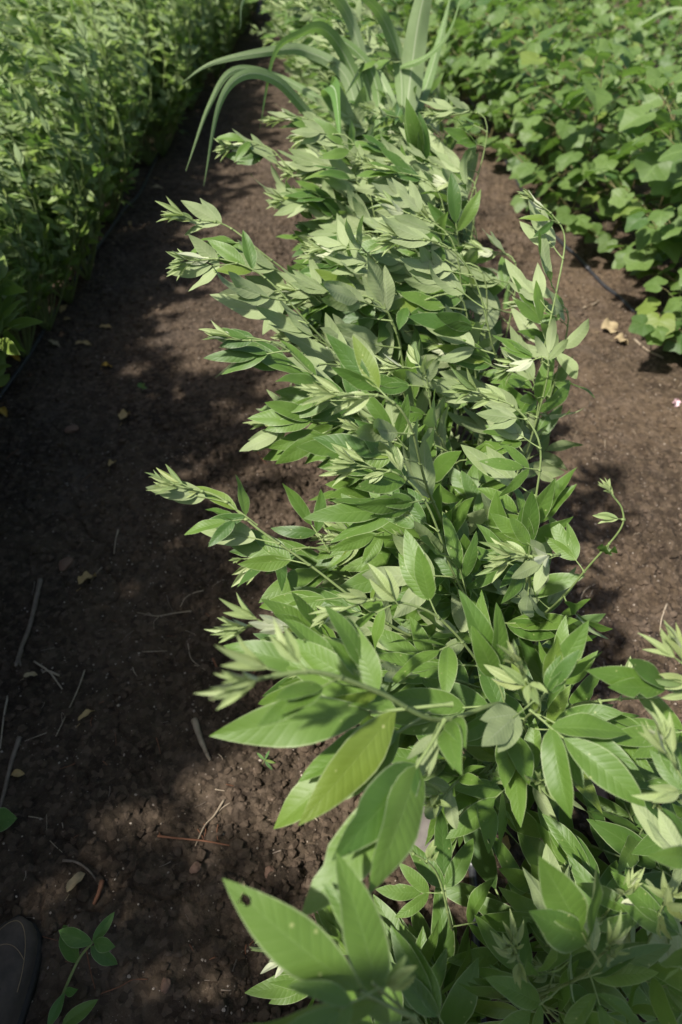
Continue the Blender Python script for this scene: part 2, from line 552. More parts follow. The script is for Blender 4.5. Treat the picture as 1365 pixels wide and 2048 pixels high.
def trifoliate(L, state='open', hi=True, mat=0, pet=None, stem_mat=1, wr=None):
    """petiole along +x, two side leaflets and an end leaflet"""
    mb = MB()
    nu, nv = (10, 6) if hi else (5, 2)
    lp = (0.34 if state != 'fold' else 0.25) * L * random.uniform(0.75, 1.3) if pet is None else pet
    rise = random.uniform(-0.1, 0.35)
    lr = 0.17 * L
    n1 = Vector((lp * 0.5, 0, lp * 0.5 * math.tan(rise) * 0.6))
    n2 = Vector((lp, 0, n1.z + lp * 0.5 * math.tan(rise - 0.25)))
    n3 = n2 + Vector((lr, 0, -0.10 * lr))
    tube(mb, catmull([Vector((0, 0, 0)), n1, n2, n3], 3 if hi else 1),
         [0.0021 if i == 0 else 0.0013 for i in range((3 if hi else 1) * 3 + 1)], n=5 if hi else 3, mat=stem_mat, cap=False)
    wr = random.uniform(0.130, 0.168) if wr is None else wr
    if state == 'open':
        yaw = random.uniform(0.65, 1.0); dr = random.uniform(0.25, 0.95); fo = random.uniform(0.08, 0.4); dpl = random.uniform(-0.1, 0.3)
    elif state == 'wind':
        yaw = random.uniform(0.10, 0.36); dr = random.uniform(-0.2, 0.95); fo = random.uniform(0.08, 0.45); dpl = random.uniform(-0.15, 0.2)
    else:
        yaw = random.uniform(0.18, 0.4); dr = random.uniform(0.0, 0.5); fo = random.uniform(0.8, 1.4); dpl = random.uniform(-0.1, 0.2)
    def bite():
        return (random.uniform(0.3, 0.8), random.choice((-1, 1)), random.uniform(0.2, 0.55)) if hi and random.random() < 0.12 else None
    for s in (-1, 1):
        y2 = yaw * random.uniform(0.8, 1.2)
        m = Matrix.Translation(n2) @ rotz(s * y2) @ roty(dpl + random.uniform(-0.15, 0.2)) @ rotx(-s * random.uniform(-0.1, 0.4))
        add_leaflet(mb, m, mat, L=L * random.uniform(0.82, 0.95), W=L * wr * 0.93, fold=fo, droop=dr * random.uniform(0.5, 1.3),
                    twist=random.uniform(-0.6, 0.6), wave=0.13, nu=nu, nv=nv, bite=bite(), asym=s * 0.12, curl=random.uniform(-0.05, 0.15))
    m = Matrix.Translation(n3) @ rotz(random.uniform(-0.1, 0.1)) @ roty(random.uniform(-0.1, 0.3)) @ rotx(random.uniform(-0.3, 0.3))
    add_leaflet(mb, m, mat, L=L, W=L * wr, fold=fo, droop=dr, twist=random.uniform(-0.65, 0.65), wave=0.13, nu=nu, nv=nv,
                bite=bite(), curl=random.uniform(-0.05, 0.15))
    return mb.pack()

def tip_cluster(L, hi=True):
    """closed young leaflets and a bud at the end of a shoot, along +x"""
    mb = MB()
    nu, nv = (7, 4) if hi else (3, 2)
    x = 0.0
    n = random.randint(3, 5)
    tube(mb, [(0, 0, 0), (L * 0.25, 0, 0.002), (L * 0.42, 0.001, 0)], [0.0017, 0.0012, 0.0006], n=5 if hi else 3, mat=1)
    for i in range(n):
        f = i / (n - 1)
        s = 1 if i % 2 else -1
        base = Vector((L * 0.40 * f, 0, 0))
        ll = L * (0.62 - 0.34 * f) * random.uniform(0.8, 1.1)
        yaw = s * random.uniform(0.08, 0.45)
        pit = random.uniform(-0.35, 0.25)
        m0 = Matrix.Translation(base) @ rotx(random.uniform(-1.0, 1.0)) @ rotz(yaw) @ roty(pit)
        pl = ll * 0.35
        a = m0 @ Vector((0, 0, 0)); b = m0 @ Vector((pl, 0, 0))
        tube(mb, [a, b], [0.0012, 0.0008], n=4 if hi else 3, mat=1, cap=False)
        for k in (-1, 0, 1):
            m = m0 @ Matrix.Translation((pl + (0.1 * ll if k == 0 else 0), 0, 0)) @ rotz(k * random.uniform(0.12, 0.4)) @ rotx(k * 0.7 + random.uniform(-0.4, 0.4)) @ roty(random.uniform(-0.1, 0.25))
            add_leaflet(mb, m, 0, L=ll * (1.0 if k == 0 else 0.85), W=ll * 0.085, fold=1.4, droop=random.uniform(-0.2, 0.5),
                        twist=random.uniform(-0.3, 0.3), wave=0.05, nu=nu, nv=nv)
    return mb.pack()

def to_mesh(p, name, mats):
    mb = MB(); mb.inst(p, np.eye(4), 0.0)
    return mb.mesh(name, mats)

T_open = [trifoliate(0.100, 'open') for _ in range(24)]
T_wind = [trifoliate(0.100, 'wind') for _ in range(24)]
T_fold = [trifoliate(0.100, 'fold', wr=0.13) for _ in range(8)]
T_tip = [tip_cluster(0.085) for _ in range(8)]
ME_open = [to_mesh(p, 'leaf', [M['leaf'], M['stem']]) for p in T_open]
ME_wind = [to_mesh(p, 'leaf', [M['leaf'], M['stem']]) for p in T_wind]
ME_fold = [to_mesh(p, 'young_leaf', [M['young'], M['stem']]) for p in T_fold]
ME_tip = [to_mesh(p, 'shoot_tip', [M['young'], M['stem']]) for p in T_tip]
L_open = [trifoliate(0.100, 'open', hi=False) for _ in range(8)]
L_wind = [trifoliate(0.100, 'wind', hi=False) for _ in range(8)]
L_tip = [tip_cluster(0.08, hi=False) for _ in range(5)]

def rv(a=1.0):
    return Vector((random.uniform(-a, a), random.uniform(-a, a), random.uniform(-a, a)))

# ------------------------------------------------------------------ ground
def hash2(ix, iy, seed):
    h = (ix.astype(np.int64) * 374761393 + iy.astype(np.int64) * 668265263 + seed * 1442695041) & 0xFFFFFFFF
    h = ((h ^ (h >> 13)) * 1274126177) & 0xFFFFFFFF
    h = h ^ (h >> 16)
    return (h & 0xFFFFFF) / float(0xFFFFFF)

def vnoise(x, y, s):
    ix, iy = np.floor(x), np.floor(y)
    fx, fy = x - ix, y - iy
    fx = fx * fx * fx * (fx * (fx * 6 - 15) + 10); fy = fy * fy * fy * (fy * (fy * 6 - 15) + 10)
    a, b = hash2(ix, iy, s), hash2(ix + 1, iy, s)
    c, d = hash2(ix, iy + 1, s), hash2(ix + 1, iy + 1, s)
    return (a * (1 - fx) + b * fx) * (1 - fy) + (c * (1 - fx) + d * fx) * fy

def worley(x, y, s):
    """distance to the nearest and second nearest feature point, and its random value"""
    ix, iy = np.floor(x), np.floor(y)
    d1 = np.full(x.shape, 9.0); d2 = np.full(x.shape, 9.0); r = np.zeros(x.shape)
    for ox in (-1, 0, 1):
        for oy in (-1, 0, 1):
            cx, cy = ix + ox, iy + oy
            px = cx + hash2(cx, cy, s); py = cy + hash2(cx, cy, s + 7)
            d = np.hypot(px - x, py - y)
            rr = hash2(cx, cy, s + 13)
            nearer = d < d1
            d2 = np.where(nearer, d1, np.minimum(d2, d))
            r = np.where(nearer, rr, r)
            d1 = np.where(nearer, d, d1)
    return d1, d2, r

def crumbly(x, y):
    """1 beside the rows, 0 on the trodden furrow floor"""
    d = np.abs(x - 0.27)
    c = np.clip(1.0 - np.abs(d - 0.35) / 0.42, 0, 1)
    n = vnoise(x * 3.1, y * 2.2, 5)
    c = np.clip(c * 1.3 + (n - 0.5) * 1.1 + np.where(x > 0.3, 0.1, 0.0), 0, 1)
    return c

def ground_h(x, y):
    x = np.asarray(x, float); y = np.asarray(y, float)
    near = np.clip((9.0 - np.hypot(x, y)) / 5.0, 0, 1)
    h = 0.030 * np.exp(-((x - 0.27) / 0.22) ** 2) + 0.025 * np.exp(-((x + 1.45) / 0.3) ** 2) + 0.025 * np.exp(-((x - 1.6) / 0.3) ** 2)
    h = h + (vnoise(x * 2.1, y * 1.7, 1) - 0.5) * 0.035 + (vnoise(x * 6, y * 5, 2) - 0.5) * 0.018
    h = h + (vnoise(x * 19, y * 17, 3) - 0.5) * 0.010
    c = crumbly(x, y)
    f = 0
    for sc_, am, sd, th in ((26, 0.020, 21, 0.45), (55, 0.012, 31, 0.30), (105, 0.0065, 41, 0.2)):
        d1, d2, r = worley(x * sc_, y * sc_, sd)
        dome = np.sqrt(np.clip(1 - (d1 / 0.62) ** 2, 0, 1)) * np.clip((r - th) / (1 - th), 0, 1)
        f = f + dome * am
    d1, d2, r = worley(x * 190, y * 190, 71)
    f = f + np.sqrt(np.clip(1 - (d1 / 0.66) ** 2, 0, 1)) * r * 0.0042
    patch = np.clip((vnoise(x * 5, y * 4, 81) - 0.35) * 2.2, 0, 1)
    h = h + f * (0.22 + 0.35 * patch + 0.85 * c) * near
    h = h + (vnoise(x * 75, y * 75, 4) - 0.5) * 0.004 * near
    # drying cracks on the furrow floor
    wx = x + 0.03 * vnoise(x * 20, y * 20, 61); wy = y + 0.03 * vnoise(x * 20, y * 20, 62)
    d1, d2, r = worley(wx * 7, wy * 7, 51)
    m = np.clip((vnoise(x * 4, y * 4, 52) - 0.42) * 6, 0, 1)
    h = h - 0.010 * np.clip(1 - (d2 - d1) / 0.045, 0, 1) * (1 - c) * m * near
    return h

def GH(x, y):
    return float(ground_h(np.array([x]), np.array([y]))[0])

def axis(fine0, fine1, step, far, grow=1.22):
    a = list(np.arange(fine0, fine1, step))
    s = step; x = a[-1]
    while x < far:
        s *= grow; x += s; a.append(x)
    s = step; x = fine0; b = []
    while x > -far:
        s *= grow; x -= s; b.append(x)
    return np.array(b[::-1] + a)

xs = axis(-1.25, 1.60, 0.0042, 90)
ys = [0.05]
while ys[-1] < 12:
    ys.append(ys[-1] + 0.0040 * (1 + 0.16 * ys[-1] ** 2))
s_ = ys[-1] - ys[-2]
while ys[-1] < 110:
    s_ *= 1.25; ys.append(ys[-1] + s_)
s_ = 0.02; b_ = []
y_ = 0.05
while y_ > -90:
    y_ -= s_; s_ *= 1.3; b_.append(y_)
ys = np.array(b_[::-1] + ys)
XX, YY = np.meshgrid(xs, ys)
ZZ = ground_h(XX.ravel(), YY.ravel())
mb = MB()
nx, ny = len(xs), len(ys)
idx = np.arange(nx * ny).reshape(ny, nx)
Q = np.stack([idx[:-1, :-1].ravel(), idx[:-1, 1:].ravel(), idx[1:, 1:].ravel(), idx[1:, :-1].ravel()], 1)
mb.add(np.stack([XX.ravel(), YY.ravel(), ZZ], 1), Q, mat=0)
tag(mb.build('soil_ground', [M['soil']]), kind='structure')

# loose crumbs of soil
def ico(sub=1):
    import bmesh
    bm = bmesh.new()
    bmesh.ops.create_icosphere(bm, subdivisions=sub, radius=1)
    v = np.array([tuple(x.co) for x in bm.verts])
    t = np.array([[l.index for l in f.verts] for f in bm.faces])
    bm.free()
    return v, t
IV, IT = ico(1)
IV2, IT2 = ico(2)

def pebbles(name, mat, n, r0, r1, dens, flat=0.75, detail=False, xr=(-1.3, 1.5), yr=(0.1, 4.5), power=2.5, sink=0.25):
    mb = MB()
    V_, T_ = (IV2, IT2) if detail else (IV, IT)
    X = RNG.uniform(*xr, n * 4); Y = yr[0] + (yr[1] - yr[0]) * RNG.random(n * 4) ** 1.5
    keep = RNG.random(n * 4) < dens(X, Y)
    X, Y = X[keep][:n], Y[keep][:n]
    Z = ground_h(X, Y)
    for x, y, z in zip(X, Y, Z):
        r = r0 + (r1 - r0) * random.random() ** power
        s = np.array([r * random.uniform(0.7, 1.3), r * random.uniform(0.7, 1.3), r * flat * random.uniform(0.7, 1.1)])
        a = random.uniform(0, 6.28)
        v = V_ * (1 + RNG.uniform(-0.2, 0.2, (len(V_), 1))) * s
        c, sn = math.cos(a), math.sin(a)
        v = np.stack([v[:, 0] * c - v[:, 1] * sn + x, v[:, 0] * sn + v[:, 1] * c + y, v[:, 2] + z + s[2] * sink], 1)
        mb.add(v, None, T_, mat=0)
    return mb.build(name, [mat], smooth=detail)

tag(pebbles('soil_crumbs', M['crumb'], 30000, 0.0014, 0.013, lambda x, y: 0.22 + 0.78 * crumbly(x, y) ** 1.3, power=3.6), kind='stuff', cat='soil crumbs',
    label='loose dark brown crumbs of soil scattered along the furrows')
tag(pebbles('pale_grit', M['grit'], 9000, 0.0006, 0.0034, lambda x, y: 0.25 + 0.75 * vnoise(x * 4, y * 3, 77) ** 2, power=2.5), kind='stuff', cat='grit',
    label='tiny pale stones and grains sprinkled over the soil')

# ------------------------------------------------------------------ pea plants
WIND = Vector((-1.0, 0.05, -0.02)).normalized()

def arc(path):
    s = [0.0]
    for a, b in zip(path[:-1], path[1:]):
        s.append(s[-1] + (b - a).length)
    return s

def at_s(path, S, s):
    s = max(0.0, min(S[-1], s))
    for i in range(1, len(S)):
        if S[i] >= s:
            f = (s - S[i - 1]) / max(1e-9, S[i] - S[i - 1])
            p = path[i - 1].lerp(path[i], f)
            t = (path[min(i + 1, len(path) - 1)] - path[max(i - 2, 0)]).normalized()
            return p, t
    return path[-1].copy(), (path[-1] - path[-2]).normalized()

LIGHT = Vector((-0.25, -0.55, 1.0)).normalized()

def leaf_spots(path, start=0.12, inter=0.05, wind=0.5, under=0.3, size=1.0, bare=0.0):
    """node positions with the leaf direction, normal, size and kind"""
    S = arc(path); L = S[-1]
    out = []
    s = max(start, bare)
    ph = random.uniform(0, 6.28)
    while s < L - 0.012:
        p, t = at_s(path, S, s)
        f = s / L
        a = t.cross(Vector((0, 0, 1)))
        if a.length < 0.05: a = Vector((1, 0, 0))
        a.normalize(); b = t.cross(a)
        o = a * math.cos(ph) + b * math.sin(ph)
        rest = L - s
        w = wind * (0.35 + 0.65 * f) * random.uniform(0.6, 1.15)
        d = o * (1 - 0.75 * w) + t * 0.45 + WIND * (1.5 * w) + Vector((0, 0, 0.16 - 0.22 * w)) + rv(0.20 - 0.12 * w)
        d.normalize()
        k = 'young' if rest < 0.06 else 'mature'
        sz = size * (0.5 + 0.5 * min(1.0, rest / 0.22)) * (0.78 + 0.22 * min(1, s / 0.15)) * random.uniform(0.85, 1.15)
        if k == 'young': sz = size * (0.28 + rest * 3.2) * random.uniform(0.85, 1.15)
        if random.random() < under * (0.4 + 0.8 * f):
            n = Vector((0.2, 0.55, -0.65)) + rv(0.5)
            n = -(Vector((random.uniform(-0.2, 0.7), -0.55, 0.7)) + rv(0.35))
        else:
            n = LIGHT + rv(0.45)
        out.append((p, d, n, sz, k, w))
        ph += 2.4 + random.uniform(-0.4, 0.4)
        s += inter * random.uniform(0.75, 1.3) * (1.0 if rest > 0.12 else 0.6)
    return out

def stem_tube(mb, path, r0, r1, n=7, mat=0):
    S = arc(path)
    tube(mb, path, [r0 + (r1 - r0) * (s / S[-1]) ** 0.8 for s in S], n=n, mat=mat)

def add_leaf_object(parent, origin, spot, tip=False):
    p, d, n, sz, k, w = spot
    if tip: me = random.choice(ME_tip); nm = 'shoot_tip'
    elif k == 'young': me = random.choice(ME_fold); nm = 'young_leaf'
    else: me = random.choice(ME_wind if random.random() < 0.25 + 0.75 * w else ME_open); nm = 'leaf'
    o = bpy.data.objects.new(nm, me)
    COL.objects.link(o)
    o.parent = parent
    o.matrix_local = mat4(p - origin, d, n, sz)
    return o

def hero_plant(base, shoots, label, group=None):
    """base (x, y); shoots: list of dicts with path and leaf options"""
    z = GH(*base)
    org = Vector((base[0], base[1], z))
    root = empty('pigeon_pea_plant', org, label, 'plant', group)
    for sh in shoots:
        pts = sh['pts']
        path = catmull(pts, 7)
        mb = MB()
        stem_tube(mb, [p - org for p in path], sh.get('r0', 0.0042), sh.get('r1', 0.0014))
        # swollen nodes
        spots = leaf_spots(path, sh.get('start', 0.15), sh.get('inter', 0.042), sh.get('wind', 0.5), sh.get('under', 0.3),
                           sh.get('size', 1.0), sh.get('bare', 0.0))
        for sp in spots:
            q = sp[0] - org
            tube(mb, [q - sp[1] * 0.002, q + sp[1] * 0.004], [0.0030, 0.0018], n=5)
        st = mb.build('stem', [M['stem'] if not sh.get('woody') else M['stem_low']], root)
        for sp in spots:
            add_leaf_object(st, org, sp)
        t = (path[-1] - path[-3]).normalized()
        if sh.get('tip', True):
            add_leaf_object(st, org, (path[-1] - t * 0.012, t, LIGHT + rv(0.3), sh.get('tipsize', 1.0), 'tip', 1), tip=True)
        for e in sh.get('extra', []):
            # a leaf placed by hand: where it leaves the stem, where its end leaflet points, which way it faces
            a, b, n, kind = e
            d = b - a
            me = random.choice({'o': ME_open, 'w': ME_wind, 'y': ME_fold}[kind])
            o = bpy.data.objects.new('leaf', me)
            COL.objects.link(o); o.parent = st
            o.matrix_local = mat4(a - org, d, n, d.length / 0.145)
    return root

def rand_shoot(base, h, lean, org=None, spread=0.12, wind=0.6):
    """an upright shoot whose end is bent over to the left by the wind"""
    z = GH(*base)
    b = Vector((base[0], base[1], z - 0.01))
    a = random.uniform(0, 2 * PI)
    o = Vector((math.cos(a), math.sin(a), 0)) * spread * random.uniform(0.3, 1)
    top = b + o + Vector((lean * 0.35, 0, h * 0.93))
    mid = b + o * 0.75 + Vector((0, 0, h * 0.5))
    end = top + Vector((lean, random.uniform(-0.05, 0.05), h * random.uniform(-0.02, 0.10)))
    return [b, b + o * 0.35 + Vector((0, 0, h * 0.2)), mid, top, end]

def VP_(l): return [P(*p) for p in l]
UPN = Vector((-0.1, -0.5, 1)); UND = Vector((0.1, 0.45, -1))

ROWX = 0.27
heroes = []
# --- the nearest plant, at the bottom of the picture
b0 = (0.25, 0.30)
B = lambda b, dz=0: Vector((b[0], b[1], GH(*b) - 0.01 + dz))
def fillers(base, n, h0, h1, lean=(-0.22, -0.08), size=1.0, tipsize=None, wind=0.5, under=0.2, spread=0.16, start=0.10, inter=0.042):
    out = []
    for _ in range(n):
        out.append(dict(pts=rand_shoot(base, random.uniform(h0, h1), random.uniform(*lean), spread=spread),
                        size=size * random.uniform(0.9, 1.1), tipsize=(0.55 if h1 < 0.65 else 1.0), wind=wind, under=under, start=start, inter=inter))
    return out

heroes.append((b0, [
    dict(pts=[B(b0), P(915, 1900, 1.25), P(900, 1840, 1.05), P(870, 1740, 0.98), P(800, 1692, 0.95)], wind=0.2, under=0.05, start=0.3, inter=0.06, woody=False),
    dict(pts=[B(b0), P(960, 2080, 0.95), P(900, 2100, 0.72), P(820, 2030, 0.62), P(745, 1965, 0.56)], wind=0.3, under=0.05, start=0.55, inter=0.2, size=1.0, tip=False,
         extra=[(P(830, 2035, 0.60), P(470, 1880, 0.50), Vector((-0.2, -0.5, 1)), 'o'),
                (P(760, 1975, 0.56), P(560, 2080, 0.50), Vector((0, -0.4, 1)), 'o'),
                (P(800, 2010, 0.60), P(690, 1800, 0.58), Vector((0.5, -0.5, 1)), 'w')]),
    dict(pts=[B(b0), P(1000, 1900, 1.2), P(1100, 1890, 1.0), P(1180, 1860, 0.9), P(1240, 1790, 0.85)], wind=0.15, under=0.2, start=0.25, inter=0.06),
    dict(pts=[B(b0), P(1020, 2000, 1.1), P(1150, 1960, 0.85), P(1210, 1900, 0.75)], wind=0.1, under=0.1, start=0.3, inter=0.06,
         extra=[(P(1200, 1930, 0.74), P(1120, 1750, 0.66), Vector((0, -0.45, 1)), 'w')]),
    dict(pts=[B(b0), P(800, 1980, 1.2), P(700, 1950, 1.1), P(560, 1890, 1.0)], wind=0.3, under=0.05, start=0.2, inter=0.06),
] + fillers(b0, 8, 0.26, 0.50, size=1.35, wind=0.3, under=0.05, spread=0.24, lean=(-0.15, 0.05)), 'pea plant nearest the camera, its big blurred leaves filling the bottom edge'))
b0b = (0.52, 0.36)
heroes.append((b0b, [
    dict(pts=[B(b0b), P(1250, 1990, 1.1), P(1290, 1900, 0.9), P(1330, 1800, 0.8)], wind=0.15, under=0.15, start=0.12, inter=0.05),
    dict(pts=[B(b0b), P(1150, 2040, 1.1), P(1080, 2000, 0.95), P(1030, 1900, 0.85)], wind=0.2, under=0.1, start=0.12, inter=0.05),
    dict(pts=[B(b0b), P(1340, 2040, 1.0), P(1420, 1900, 0.8), P(1400, 1650, 0.72), P(1345, 1520, 0.70)], wind=0.35, under=0.2, start=0.2, inter=0.05),
    dict(pts=[B(b0b), P(1400, 1700, 1.1), P(1420, 1500, 0.9), P(1400, 1390, 0.8), P(1370, 1330, 0.78)], wind=0.8, under=0.1, start=0.4, inter=0.05,
         extra=[(P(1375, 1385, 0.8), P(1218, 1335, 0.74), Vector((0, -0.5, 1)), 'w')]),
] + fillers(b0b, 4, 0.25, 0.5, size=1.45, wind=0.2, under=0.08, spread=0.24, lean=(-0.12, 0.08)), 'dark shaded pea plant spreading into the bottom right corner'))
b1 = (0.27, 0.66)
wd = P(1000, 1400, 0.86)
heroes.append((b1, [
    dict(pts=[B(b1), P(1010, 1480, 1.25), P(1010, 1410, 0.90), P(880, 1440, 0.76), P(760, 1385, 0.68), P(640, 1345, 0.63), P(545, 1352, 0.60)], r0=0.0055, r1=0.0022,
         start=0.62, inter=0.085, wind=0.55, under=0.05, tipsize=1.0, size=1.0,
         extra=[(P(905, 1408, 0.74), P(455, 1450, 0.66), Vector((0.0, -0.5, 1)), 'o'),
                (P(890, 1440, 0.74), P(680, 1800, 0.58), Vector((0.1, -0.6, 1)), 'w'),
                (P(880, 1440, 0.76), P(830, 1570, 0.70), Vector((0.2, 0.3, -1)), 'w'),
                (P(860, 1425, 0.80), P(520, 1640, 0.72), Vector((-0.1, -0.45, 1)), 'w'),
                (P(770, 1395, 0.74), P(660, 1210, 0.70), Vector((0.25, -0.5, 1)), 'w'),
                (P(760, 1390, 0.78), P(480, 1280, 0.74), Vector((-0.1, -0.45, 1)), 'o')]),
    dict(pts=[B(b1), P(1040, 1500, 1.2), P(1050, 1440, 0.95), P(1080, 1410, 0.84), P(1040, 1340, 0.76)], wind=0.15, under=0.05, start=0.45, inter=0.06,
         extra=[(P(1060, 1420, 0.82), P(1300, 1600, 0.70), Vector((0.1, -0.5, 1)), 'o'),
                (P(1070, 1400, 0.82), P(960, 1490, 0.74), Vector((0.1, 0.3, -1)), 'w'),
                (P(1080, 1405, 0.8), P(1150, 1300, 0.76), Vector((0, -0.45, 1)), 'w')]),
    dict(pts=[B(b1), P(1080, 1500, 1.25), P(1130, 1420, 1.0), P(1220, 1400, 0.9), P(1320, 1395, 0.84)], wind=0.1, under=0.1, start=0.4, inter=0.06, tip=False),
    dict(pts=[B(b1), P(960, 1560, 1.2), P(920, 1560, 1.0), P(880, 1600, 0.9)], wind=0.3, under=0.1, start=0.3, inter=0.055),
    dict(pts=[B(b1), P(1000, 1560, 1.2), P(1040, 1560, 1.0), P(1080, 1560, 0.88)], wind=0.2, under=0.1, start=0.3, inter=0.055),
    dict(pts=[B(b1), P(990, 1400, 1.15), P(960, 1330, 0.98), P(870, 1230, 0.90), P(760, 1200, 0.86), P(700, 1215, 0.85)], wind=0.5, under=0.05, start=0.5, inter=0.06,
         extra=[(P(800, 1215, 0.86), P(735, 1120, 0.85), UPN, 'y')]),
] + fillers(b1, 4, 0.42, 0.62, size=1.3, wind=0.5, under=0.06, spread=0.20, lean=(-0.15, 0.0)), 'pea plant whose arching woody stem leans left across the bare soil in the lower middle'))
b2 = (0.24, 0.82)
heroes.append((b2, [
    dict(pts=[B(b2), P(920, 1330, 1.25), P(780, 1250, 1.1), P(620, 1130, 1.03), P(520, 1060, 1.0), P(440, 995, 0.99), P(370, 975, 0.98)], wind=0.9, under=0.12, start=0.45, inter=0.07, tipsize=1.0,
         extra=[(P(515, 1050, 1.0), P(380, 950, 0.98), UPN, 'o')]),
    dict(pts=[B(b2), P(950, 1380, 1.2), P(820, 1340, 0.98), P(700, 1300, 0.90), P(590, 1255, 0.86), P(520, 1250, 0.84)], wind=0.6, under=0.1, start=0.5, inter=0.06),
    dict(pts=[B(b2), P(960, 1300, 1.2), P(900, 1130, 1.05), P(855, 1010, 0.98), P(800, 950, 0.95), P(735, 935, 0.94)], wind=0.5, under=0.25, start=0.5, inter=0.06),
] + fillers(b2, 7, 0.42, 0.62, size=1.25, wind=0.45, under=0.08, spread=0.22, lean=(-0.2, 0.0)), 'pea plant with one long low shoot reaching left into the trodden furrow'))
b3 = (0.33, 0.95)
heroes.append((b3, [
    dict(pts=[B(b3), P(1060, 1250, 1.4), P(1120, 1200, 1.25), P(1180, 1130, 1.15), P(1240, 1060, 1.08), P(1245, 1020, 1.06), P(1225, 990, 1.05)], wind=0.35, under=0.2, start=0.42, inter=0.075, size=0.9, tipsize=0.7),
    dict(pts=[B(b3), P(1050, 1200, 1.3), P(1050, 1120, 1.1), P(1120, 1110, 1.0), P(1040, 1115, 0.97)], wind=0.5, under=0.5, start=0.5, inter=0.05),
    dict(pts=[B(b3), P(1040, 1200, 1.3), P(1070, 1010, 1.18), P(1080, 890, 1.12), P(1030, 815, 1.10), P(960, 790, 1.09)], wind=0.75, under=0.5, start=0.5, inter=0.05, size=0.95),
] + fillers(b3, 7, 0.42, 0.62, size=1.25, wind=0.25, under=0.05, spread=0.2), 'pea plant with a thin curled shoot poking over the right hand soil'))
b4 = (0.22, 1.10)
heroes.append((b4, [
    dict(pts=[B(b4), P(900, 1130, 1.3), P(850, 960, 1.0), P(820, 850, 0.90), P(770, 795, 0.87), P(690, 790, 0.86)], wind=0.8, under=0.45, start=0.55, inter=0.055, size=1.22, tipsize=1.1, r0=0.005),
    dict(pts=[B(b4), P(880, 1000, 1.5), P(780, 860, 1.35), P(640, 760, 1.25), P(560, 690, 1.2), P(470, 680, 1.18)], wind=0.9, under=0.35, start=0.5, inter=0.05, size=1.22),
] + fillers(b4, 7, 0.5, 0.74, size=1.3, wind=0.6, under=0.3, spread=0.24, start=0.24), 'pea plant with tall blurred shoot tips drooping over the middle of the row'))
b5 = (0.36, 1.28)
heroes.append((b5, [
    dict(pts=[B(b5), P(1060, 900, 1.7), P(1085, 720, 1.45), P(1112, 590, 1.38), P(1130, 480, 1.35), P(1105, 430, 1.33), P(1070, 405, 1.32)], wind=0.7, under=0.5, start=0.42, inter=0.055, size=1.05, tipsize=0.8),
    dict(pts=[B(b5), P(1020, 850, 1.6), P(985, 690, 1.40), P(950, 560, 1.32), P(890, 490, 1.28), P(810, 478, 1.26)], wind=0.9, under=0.6, start=0.5, inter=0.055, size=1.22),
] + fillers(b5, 7, 0.55, 0.85, size=1.25, wind=0.5, under=0.45, spread=0.26, lean=(-0.2, 0.02), start=0.26), 'pea plant with the tall lone shoot standing against the right hand soil'))
b6 = (0.22, 1.42)
heroes.append((b6, [
    dict(pts=[B(b6), P(830, 900, 1.7), P(740, 780, 1.45), P(620, 650, 1.32), P(530, 555, 1.27), P(450, 520, 1.25), P(390, 522, 1.24)], wind=0.9, under=0.6, start=0.5, inter=0.055, size=1.22, tipsize=0.9),
    dict(pts=[B(b6), P(760, 740, 1.7), P(640, 600, 1.5), P(530, 510, 1.42), P(450, 450, 1.40), P(375, 440, 1.38)], wind=0.9, under=0.4, start=0.55, inter=0.055, size=1.22),
] + fillers(b6, 6, 0.66, 0.86, size=1.32, wind=0.8, under=0.55, start=0.26), 'pea plant whose two silvery shoot tips lean furthest left, one above the other'))
used_y = [1.62, 1.80, 2.0, 2.2]
labels5 = ['pea plant with pale wind-turned leaves behind the two leftmost silvery tips',
           'bushy pea plant with silvery leaves just before the strappy maize clump',
           'pea plant on the left foot of the maize clump with nodding pale tips',
           'pea plant pressed against the maize stalks at the back of the sharp leaves']
hx = [0.33, 0.2, 0.32, 0.24]
tips_ = [[(660, 500, 1.42), (740, 250 + 230, 1.5)], [(470, 295, 1.85), (620, 275, 1.72)], [(880, 230, 1.9), (800, 330, 1.8)], [(560, 240, 2.1), (640, 330, 2.0)]]
for i, yb in enumerate(used_y):
    b = (hx[i], yb)
    sh = []
    for (tx, ty, tt) in tips_[i]:
        e = P(tx, ty, tt)
        k = P(tx + 95, ty + 25, tt)
        mid = Vector((b[0] * 0.6 + k.x * 0.4, b[1] * 0.6 + k.y * 0.4, k.z * 0.62))
        sh.append(dict(pts=[B(b), mid, k, e], size=1.2, wind=0.9, under=0.6, start=0.4, inter=0.05))
    heroes.append((b, sh + fillers(b, 7, 0.72, 0.92, size=1.32, wind=0.85, under=0.6, spread=0.22, start=0.3), labels5[i]))

for base, shoots, label in heroes:
    hero_plant(base, shoots, label, 'pea plants in the middle row')

